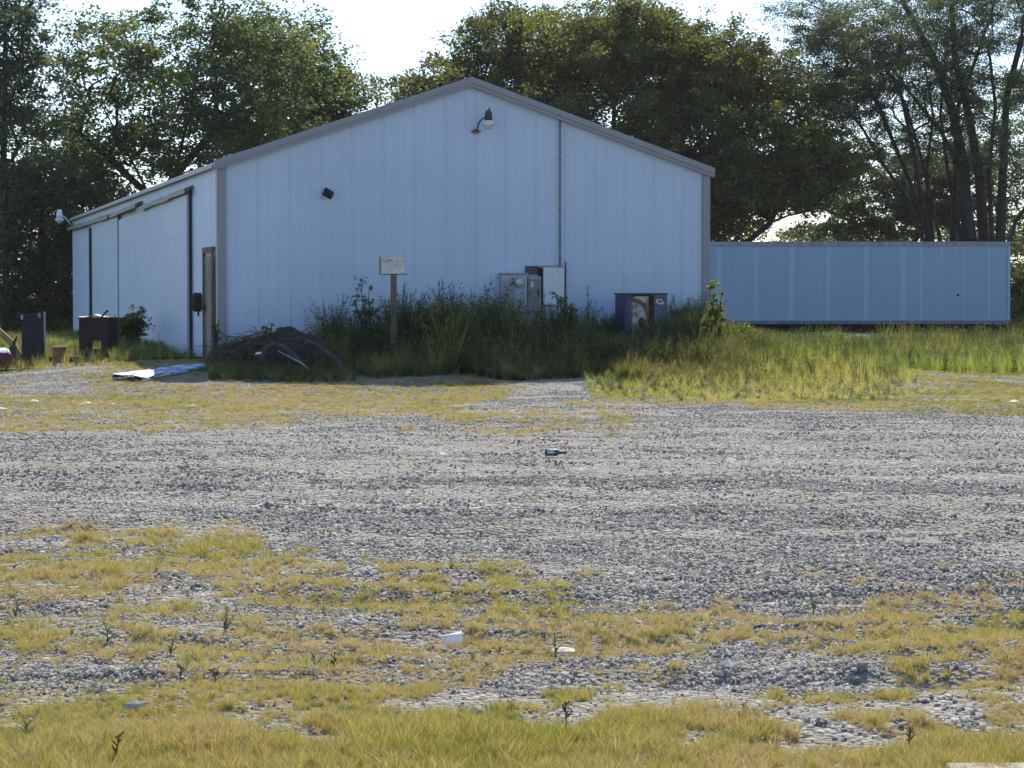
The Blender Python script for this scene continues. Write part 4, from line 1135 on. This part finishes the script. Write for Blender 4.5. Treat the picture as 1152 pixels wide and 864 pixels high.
# rusty can
b0 = grd(66, 46.6)
o = empty('rusty_can', b0, 'small rusty brown can between the black panel and cabinet', 'can')
MB().tube([(0, 0, 0), (0, 0, .1), (.01, 0, .24), (.01, 0, .34)], [.125, .13, .125, .135], 14).build('can_body', M['rustlight'], o)
MB().tube([(.01, 0, .341), (.01, 0, .365)], [.14, .138], 14).build('lid', M['tan'], o)
MB().tube([(-.17, -.02, .05), (-.16, -.05, .14), (-.11, -.10, .1)], [.03, .04, .02], 7).build('torn_flap', M['rust'], o)
b0 = grd(68, 45.6)
o = empty('white_scrap', b0 + Vector((0, 0, .01)), 'white crumpled scrap on the grass in front of the rusty can', 'litter', group='white scraps of litter')
def scrap(o, sx, sy, sz, seed, mat=None, name='crumpled_sheet'):
    rr = random.Random(seed); mb = MB(); n = 6
    for i in range(n):
        for j in range(4):
            e = (0 if i in (0, n - 1) or j in (0, 3) else 1)
            mb.v.append(((i / (n - 1) - .5) * sx + rr.uniform(-.1, .1) * sx / 3, (j / 3 - .5) * sy + rr.uniform(-.1, .1) * sy / 2, sz * (.12 + .9 * e * rr.uniform(.4, 1))))
    for i in range(n - 1):
        for j in range(3): mb.f.append((i * 4 + j, i * 4 + 4 + j, i * 4 + 5 + j, i * 4 + 1 + j))
    return mb.build(name, mat or M['foam'], o)
scrap(o, .16, .12, .07, 1)
# propane tank at the left edge
b0 = grd(-2, 45.5)
o = empty('gas_tank', b0, 'maroon and white rounded gas tank cut by the left edge', 'tank', math.radians(20))
MB().tube([(-.55, 0, .25), (-.52, 0, .25), (-.42, 0, .25), (.16, 0, .25), (.24, 0, .25), (.27, 0, .25)], [.04, .14, .21, .21, .14, .04], 20).build('tank_body', M['maroon'], o, True)
MB().tube([(-.36, 0, .275), (.15, 0, .275)], [.197, .197], 20).tube([(.15, 0, .275), (.215, 0, .275)], [.196, .15], 20).build('white_band', M['white'], o, True)
MB().tube([(-.1, 0, .47), (-.1, 0, .53)], [.05, .04], 10).build('valve', M['grey'], o)
MB().box(-.4, -.34, -.16, .16, 0, .09).build('foot', M['black'], o)
MB().box(.08, .14, -.16, .16, 0, .09).build('foot', M['black'], o)
# tan board and angled sheet behind it
D = 48
p0, p1 = at(-8, 366, D), at(13, 386, D)
o = empty('tan_board', (p1.x, p1.y, p1.z), 'tan board leaning down at the left edge above the tank', 'board')
o2 = MB().tube([(p0.x - p1.x, 0, p0.z - p1.z), (0, 0, 0), (.25, .1, -.42)], [.07, .075, .06], 6).build('plank', M['tan'], o)
b0 = grd(15, 47.6)
o = empty('bent_sheet', b0, 'bent grey metal scrap leaning against the black panel', 'scrap metal')
MB().add([(-.12, 0, .30), (.02, .03, .36), (.09, .0, .62), (.05, -.02, .60), (-.10, -.04, 0), (.06, -.03, 0)], [(0, 1, 2, 3), (0, 3, 5, 4), (1, 0, 4, 5)]).tube([(-.3, .05, .27), (.0, .02, .31)], [.03, .03], 6).build('sheet', M['greycloth'], o)
# flat pieces in front of the panel
b0 = grd(15, 44.8)
o = empty('black_plank', b0, 'flat black plank lying below the tank and black panel', 'plank', math.radians(3))
MB().box(-.35, .17, -.06, .06, .01, .05).box(.18, .42, -.08, .03, .015, .07).build('plank_body', M['black'], o, bevel=.005)
# blue-white sheet lying on the grass
a_, b_ = gp(152, 427), gp(246, 409)
b0 = gp(170, 425)
o = empty('metal_sheet', b0, 'long blue and white sheet lying tilted on the grass by the sliding doors', 'metal sheet', math.atan2(b_.y - a_.y, b_.x - a_.x))
Ls = (Vector((b_.x, b_.y)) - Vector((a_.x, a_.y))).length
Ls = min(Ls, 4.0)
mb = MB(); n = 16
rr = random.Random(8)
d2 = Vector((math.cos(o.rotation_euler.z), math.sin(o.rotation_euler.z)))
n2 = Vector((-d2.y, d2.x))
for i in range(n + 1):
    t = i / n
    wd_s = .62 * (1 - .75 * t ** 1.3)
    for j, (off, hz) in enumerate(((-.0, .03), (.0, .11), (.33, .17 + .03 * math.sin(t * 9)), (.66, .12), (1.0, .16), (1.0, .05))):
        lx_ = -.55 + Ls * t; ly_ = (off - .3) * wd_s
        wx_, wy_ = b0.x + d2.x * lx_ + n2.x * ly_, b0.y + d2.y * lx_ + n2.y * ly_
        mb.v.append((lx_, ly_, gz1(wx_, wy_) - b0.z + hz * .75 * (1 - .5 * t) + .0 + rr.uniform(-.01, .01)))
for i in range(n):
    for j in range(5): mb.f.append((i * 6 + j, (i + 1) * 6 + j, (i + 1) * 6 + j + 1, i * 6 + j + 1))
so = mb.build('sheet', M['bluesheet'], o)
sf = so.modifiers.new('solid', 'SOLIDIFY'); sf.thickness = .012
# boards behind it
b0 = grd(152, 46.0)
o = empty('board', b0, 'narrow weathered board lying behind the left end of the blue sheet', 'board', math.radians(4))
MB().box(-.32, .30, -.05, .05, .10, .13).box(-.2, -.12, -.04, .04, 0, .099).box(.15, .22, -.04, .04, 0, .099).build('plank', M['greycloth'], o)
b0 = grd(190, 45.8)
o = empty('board', b0, 'dark board lying along the foot of the sliding door', 'board', math.radians(12))
MB().box(-.6, .75, -.06, .06, .03, .08).box(-.45, .2, .07, .16, .0, .05).build('plank', M['black'], o)

# brush heap
b0 = Vector((((310 - 576) / F) * 42.3, 42.3, 0)); b0.z = gz1(b0.x, b0.y)
b0h = b0.copy()
hp = empty('brush_heap', b0, 'low mound of dark tarp, soil and cuttings in front of the gable corner', 'heap', math.radians(4))
nx_, ny_ = 60, 26; vs = []
for j in range(ny_):
    for i in range(nx_):
        u, v_ = i / (nx_ - 1) * 2 - 1, j / (ny_ - 1) * 2 - 1
        x, y = u * 1.32, v_ * .85
        r2 = u * u * (1 + .0) + v_ * v_
        prof = max(0, 1 - r2) ** .62 * (.58 + .06 * math.sin(u * 5 + 1)) * (1 + .18 * (u > 0) * (1 - abs(u - .2)))
        h = prof + (float(fbm(x * 2.5, y * 2.5, 211)) - .5) * .22 * min(1, prof * 3) + (float(fbm(x * 8, y * 8, 213)) - .5) * .07 * min(1, prof * 4)
        vs.append((x, y, h + gz1(b0.x + x, b0.y + y) - b0.z - .02))
fs = [(j * nx_ + i, j * nx_ + i + 1, (j + 1) * nx_ + i + 1, (j + 1) * nx_ + i) for j in range(ny_ - 1) for i in range(nx_ - 1)]
meshobj('tarp', vs, fs, M['tarp'], hp, True)
def heap_pipe(pts, r, name, mat, label, cat):
    P0 = at(pts[0][0], pts[0][1], pts[0][2])
    o = empty(name, P0, label, cat)
    MB().tube([at(*p) - P0 for p in pts], r, 8).build(name + '_body', mat, o, True)
heap_pipe([(344, 384, 41.5), (352, 386, 41.4), (366, 395, 41.2), (378, 404, 41.0), (384, 412, 40.9), (388, 421, 40.8)], [.03, .042, .045, .04, .035, .03], 'bent_hose', M['greycloth'], 'thick grey hose arching down the right side of the heap', 'hose')
heap_pipe([(313, 395, 41.2), (325, 401, 41.1), (340, 409, 40.9), (348, 416, 40.8)], [.014, .017, .017, .014], 'pole', M['grey'], 'thin pale pole resting across the front of the heap', 'pole')
heap_pipe([(293, 412, 41.0), (294, 400, 41.0), (299, 391, 41.1), (308, 387, 41.2), (318, 390, 41.2), (330, 399, 41.1), (343, 411, 41.0)], [.03, .045, .06, .04, .06, .05, .03], 'crumpled_pipe', M['greycloth'], 'crumpled grey duct folded over in the middle of the heap', 'duct')
heap_pipe([(288, 398, 41.0), (293, 397, 40.9)], [.02, .022], 'stick', M['foam'], 'stubby pale stick end left of the folded grey duct', 'stick')

# weeds growing on the heap and dry leaves round its foot
def patch_weeds(name, label, pxr, Yr, n, hr, tm, picks, coll, scm=.4):
    px = RNG.uniform(*pxr, n); Y = RNG.uniform(*Yr, n); X = (px - 576) / F * Y
    k = outside_barn(X, Y, .12); X, Y = X[k], Y[k]; m = len(X)
    h = RNG.uniform(*hr, m); w_ = np.maximum(h, scm)
    tint = np.clip(RNG.normal(tm, .1, m), .03, .9)
    scatter(name, coll, np.array(picks)[RNG.integers(0, len(picks), m)], np.stack([X, Y, gz(X, Y) - .01], -1), np.stack([RNG.normal(0, .1, m), RNG.normal(0, .1, m), RNG.random(m) * 6.28], -1), np.stack([w_, w_, h], -1), tint, label, 'weeds')
patch_weeds('heap_weeds', 'low dark weeds round the foot of the tarp heap', (235, 400), (40.0, 41.7), 900, (.08, .26), .42, [3, 4, 5, 3, 8], WEED, .22)
patch_weeds('side_weeds', 'ragged weeds among the junk and along the foot of the sliding doors', (-20, 245), (44.3, 52), 620, (.12, .36), .42, [0, 3, 4, 6, 7], WEED, .25)
patch_weeds('trailer_weeds', 'tall stalky weeds rising in front of the trailer', (985, 1152), (68, 75.4), 420, (.6, 1.3), .38, [0, 1, 2, 6], WEED, .6)
patch_weeds('trailer_edge_weeds', 'mixed weeds under the left part of the trailer', (820, 990), (68, 75.4), 260, (.5, .85), .36, [0, 3, 4, 6], WEED, .6)

patch_weeds('box_weeds', 'dark weeds standing thick in front of the vending box', (672, 800), (42.4, 43.9), 420, (.42, .78), .3, [0, 1, 3, 4, 5, 7], WEED, .45)
# broad leaved and wiry plants dotted through the short grass
n = 2600
X, Y = sample(n, 8.2, 20); cv = cover(X, Y)
k = RNG.random(n) < (.04 + .55 * cv) * sstep(.42, .60, fbm(X * 1.3, Y * 1.3, 701, 3)); X, Y = X[k], Y[k]; m = len(X)
h = RNG.uniform(.03, .085, m) * np.where(RNG.random(m) < .12, 1.7, 1); w_ = h * 1.5
scatter('low_weeds', WEED, np.where(RNG.random(m) < .6, RNG.integers(3, 6, m), np.where(RNG.random(m) < .5, RNG.integers(0, 3, m), RNG.integers(6, 9, m))),
        np.stack([X, Y, gfull(X, Y) - .003], -1), np.stack([RNG.normal(0, .2, m), RNG.normal(0, .2, m), RNG.random(m) * 6.28], -1), np.stack([w_, w_, h], -1), np.clip(RNG.normal(.52, .25, m), .05, 1), 'low leafy weeds dotted through the dry foreground grass', 'weeds')

# ------------------------------------------------------------------ litter on the gravel
p = gp(624, 513)
o = empty('glass_bottle', p + Vector((0, 0, .035)), 'dark green bottle lying alone on the gravel in mid yard', 'bottle', math.radians(-14))
MB().tube([(-.105, 0, 0), (-.1, 0, 0), (.02, 0, 0), (.055, 0, 0)], [.02, .036, .036, .016], 16).tube([(.055, 0, 0), (.115, 0, 0)], [.015, .014], 12).build('bottle_body', M['green'], o, True)
MB().tube([(-.07, 0, .002), (.0, 0, .002)], [.0368, .0368], 16).build('bottle_label', simple('pale_label', (.45, .48, .48), .5), o, True)
MB().tube([(.108, 0, 0), (.122, 0, 0)], [.017, .017], 10).build('cap', M['dark'], o)
p = gp(508, 727)
o = empty('foam_cup', p + Vector((0, 0, .036)), 'white foam cup lying on its side in the foreground grass', 'cup', math.radians(8))
o.scale = (.85, .85, .85)
cu = MB().tube([(-.055, 0, -.008), (-.054, 0, -.008), (.055, 0, 0)], [.02, .027, .038], 20, cap=False)
cu.tube([(-.053, 0, -.008), (-.05, 0, -.008)], [.026, .026], 20)
cu.build('cup_body', M['foam'], o, True)
MB().tube([(.051, 0, 0), (.057, 0, 0)], [.0405, .0405], 20, cap=False).build('rim', M['foam'], o, True)
items = [(633, 737, .15, .09, .035, 'white torn paper scrap low in the dry grass right of the cup'), (494, 513, .20, .14, .06, 'white scrap on gravel left of the bottle'),
         (97, 455, .30, .2, .05, 'white scrap on the gravel at far left'), (126, 456, .20, .12, .04, 'small white scrap on grass below the blue sheet'),
         (215, 458, .26, .14, .04, 'flat white scrap in the grass strip below the sheet'), (189, 477, .18, .12, .04, 'small white scrap at the lower edge of the grass strip'),
         (1141, 453, .34, .16, .05, 'bright white scrap on the right grass edge'), (38, 453, .26, .2, .05, 'pale scrap leftmost on the far gravel'),
         (636, 474, .2, .12, .03, 'pale flat scrap on gravel above the bottle'), (2, 461, .22, .12, .04, 'white scrap at the left picture edge')]
for i, (px, py, sx, sy, sz, lb) in enumerate(items):
    p = gp(px, py)
    o = empty('white_scrap', p + Vector((0, 0, .012)), lb, 'litter', group='white scraps of litter'); o.rotation_euler.z = i * .7
    scrap(o, sx * .75, sy * .75, sz * .7, 10 + i, M['scrap'])
p = gp(392, 628)
o = empty('flat_stone', p, 'flat pale stone half buried in the gravel above the grass', 'stone')
MB().tube([(0, 0, -.02), (0, 0, .012), (0, 0, .022)], [.09, .10, .07], 9, Matrix.Diagonal((1, .8, 1, 1))).build('stone_body', M['concrete'], o)
for i, (px, py, r, lb) in enumerate(((151, 800, .05, 'grey rounded rock at the upper edge of the foreground grass'), (12, 826, .045, 'pale rock near the lower left corner'), (24, 862, .05, 'pale rock at the bottom left edge'), (484, 652, .05, 'grey rock in mid gravel left of centre'), (818, 756, .055, 'larger grey rock in the right gravel patch'))):
    p = gp(px, py)
    me = rock(100 + i, M['concrete']); o = bpy.data.objects.new('rock', me); COL.objects.link(o)
    o.location = p + Vector((0, 0, r * .35)); o.scale = (r * 2.4, r * 2, r * 2.2); tag(o, lb, 'rock', 'rocks on the gravel')
# pale kerb at the bottom right
p = gp(1058, 862)
o = empty('kerb_slab', (p.x, p.y - .205, gz1(p.x, p.y)), 'pale concrete kerb slab just showing at the bottom right corner', 'kerb', math.radians(1.0))
MB().box(0, 1.6, -.3, .1, -.05, .03).build('slab', M['concrete'], o, bevel=.008)

# dead stalks and weeds in the foreground
def stalk(px, py, h, lean, label, kind=0, seed=0):
    p = gp(px, py); rr = random.Random(seed)
    o = empty('dead_stalk' if kind == 0 else 'weed', p, label, 'plant', group='single stalks in the foreground grass')
    h *= .65
    pts = [(0, 0, 0), (lean * h * .35, 0, h * .35), (lean * h * .7, .01, h * .7), (lean * h, 0, h)]
    MB().tube(pts, [.0042, .0035, .0028, .0016], 5).build('stem', M['stalk'] if kind == 0 else M['stemgreen'], o)
    mb = MB()
    if kind == 0:
        for i in range(9):
            t = .35 + .6 * i / 9; a = rr.uniform(0, 6.28); q0 = Vector((lean * h * t, 0, h * t)); l = .016 * rr.uniform(.6, 1.4)
            mb.tube([q0, q0 + Vector((math.cos(a) * l, math.sin(a) * l, l))], [.002, .0035], 4)
        mb.build('seed_pod', M['stalk'], o)
    else:
        for i in range(16):
            t = .05 + .9 * i / 16; a = i * 2.4; q0 = Vector((lean * h * t, 0, h * t)); l = .05 * (1.2 - .7 * t) * rr.uniform(.7, 1.2)
            d = Vector((math.cos(a), math.sin(a), .8)); sd_ = Vector((-math.sin(a), math.cos(a), 0)) * l * .13
            mb.add([q0, q0 + d * l * .5 + sd_, q0 + d * l, q0 + d * l * .5 - sd_], [(0, 1, 2, 3)])
        mb.build('foliage', M['stemleaf'], o)
M['stalk'] = simple('dead_stalk', (.12, .075, .045), .9)
M['stemgreen'] = simple('green_stem', (.10, .12, .04), .8)
M['stemleaf'] = simple('weed_leaf', (.10, .15, .03), .7, (.06, .10, .02), 12)
for i, (px, py, h, ln, kd, lb) in enumerate((
        (127, 862, .18, .22, 0, 'tall bare dark stalk near the bottom left corner'), (376, 760, .13, .0, 0, 'straight dark stalk left of the foam cup'),
        (637, 818, .15, -.03, 0, 'dark stalk in the grass below the paper scrap'), (203, 770, .12, .02, 0, 'reddish stalk in the dry grass left of centre'),
        (1023, 845, .12, .0, 0, 'short dark stalk near the bottom right'), (242, 768, .06, .05, 0, 'low brown stalk beside the reddish stalk'),
        (122, 728, .16, -.1, 1, 'leafy weed in the grass at left'), (192, 740, .13, .1, 1, 'small leafy weed right of the left weed'),
        (29, 835, .11, .02, 1, 'broad green weed near the lower left corner'), (355, 755, .12, -.2, 1, 'leaning green weed left of the straight stalk'),
        (625, 740, .17, -.05, 1, 'straw coloured weed beside the torn paper'), (18, 700, .15, .05, 1, 'leafy weed at the left edge'),
        (915, 690, .08, .1, 1, 'small green weed on the right gravel'), (545, 760, .07, .2, 1, 'low green tuft below the cup'))):
    stalk(px, py, h, ln, lb, kd, i)
# twigs, leaf litter and low growth all over the heap
def heap_z(x, y):
    u, v_ = x / 1.32, y / .85
    return np.maximum(0, 1 - u * u - v_ * v_) ** .62 * .58
tg = MB(); rr = random.Random(21)
for i in range(170):
    x = rr.uniform(-1.25, 1.25); y = rr.uniform(-.8, .35); z = float(heap_z(x, y)) + rr.uniform(.0, .07)
    a = rr.uniform(0, 6.28); l = rr.uniform(.12, .5); e = rr.uniform(-.5, .5)
    q1 = (x + math.cos(a) * l * .5, y + math.sin(a) * l * .5, z + e * l * .5 + .03); q2 = (x + math.cos(a + .3) * l, y + math.sin(a + .3) * l, z + e * l)
    tg.tube([(x, y, z), q1, q2], [.010, .008, .004], 4)
tgo = tg.build('twigs', M['stalk'], hp); tgo['kind'] = 'stuff'
n = 1500
x = RNG.uniform(-1.35, 1.35, n); y = RNG.uniform(-.95, .3, n)
hz = heap_z(x, y); k = RNG.random(n) < np.where(hz > .3, .35, .9); x, y, hz = x[k], y[k], hz[k]; m = len(x)
ca_, sa_ = math.cos(math.radians(4)), math.sin(math.radians(4))
X = b0h.x + x * ca_ - y * sa_; Y = b0h.y + x * sa_ + y * ca_
h = RNG.uniform(.06, .20, m)
scatter('heap_growth', WEED, RNG.integers(3, 6, m), np.stack([X, Y, gz(X, Y) + hz - .05], -1), np.stack([RNG.normal(0, .4, m), RNG.normal(0, .4, m), RNG.random(m) * 6.28], -1),
        np.stack([h * 1.6, h * 1.6, h * .8], -1), np.clip(RNG.normal(.5, .25, m), .03, .95), 'low creeping weeds and dead leaves covering the front of the tarp heap', 'weeds')

hz_ = MB().box(-160, 160, -62, 190, -1.6, 30).build('haze', None)
hm_ = bpy.data.materials.new('haze_air'); hm_.use_nodes = True
hn = hm_.node_tree; hn.nodes.remove(hn.nodes['Principled BSDF'])
pv = hn.nodes.new('ShaderNodeVolumePrincipled'); pv.inputs['Density'].default_value = .00013
pv.inputs['Color'].default_value = (.93, .95, 1, 1); pv.inputs['Anisotropy'].default_value = .35
hn.links.new(pv.outputs[0], hn.nodes['Material Output'].inputs['Volume'])
hz_.data.materials.clear(); hz_.data.materials.append(hm_); hz_['kind'] = 'stuff'
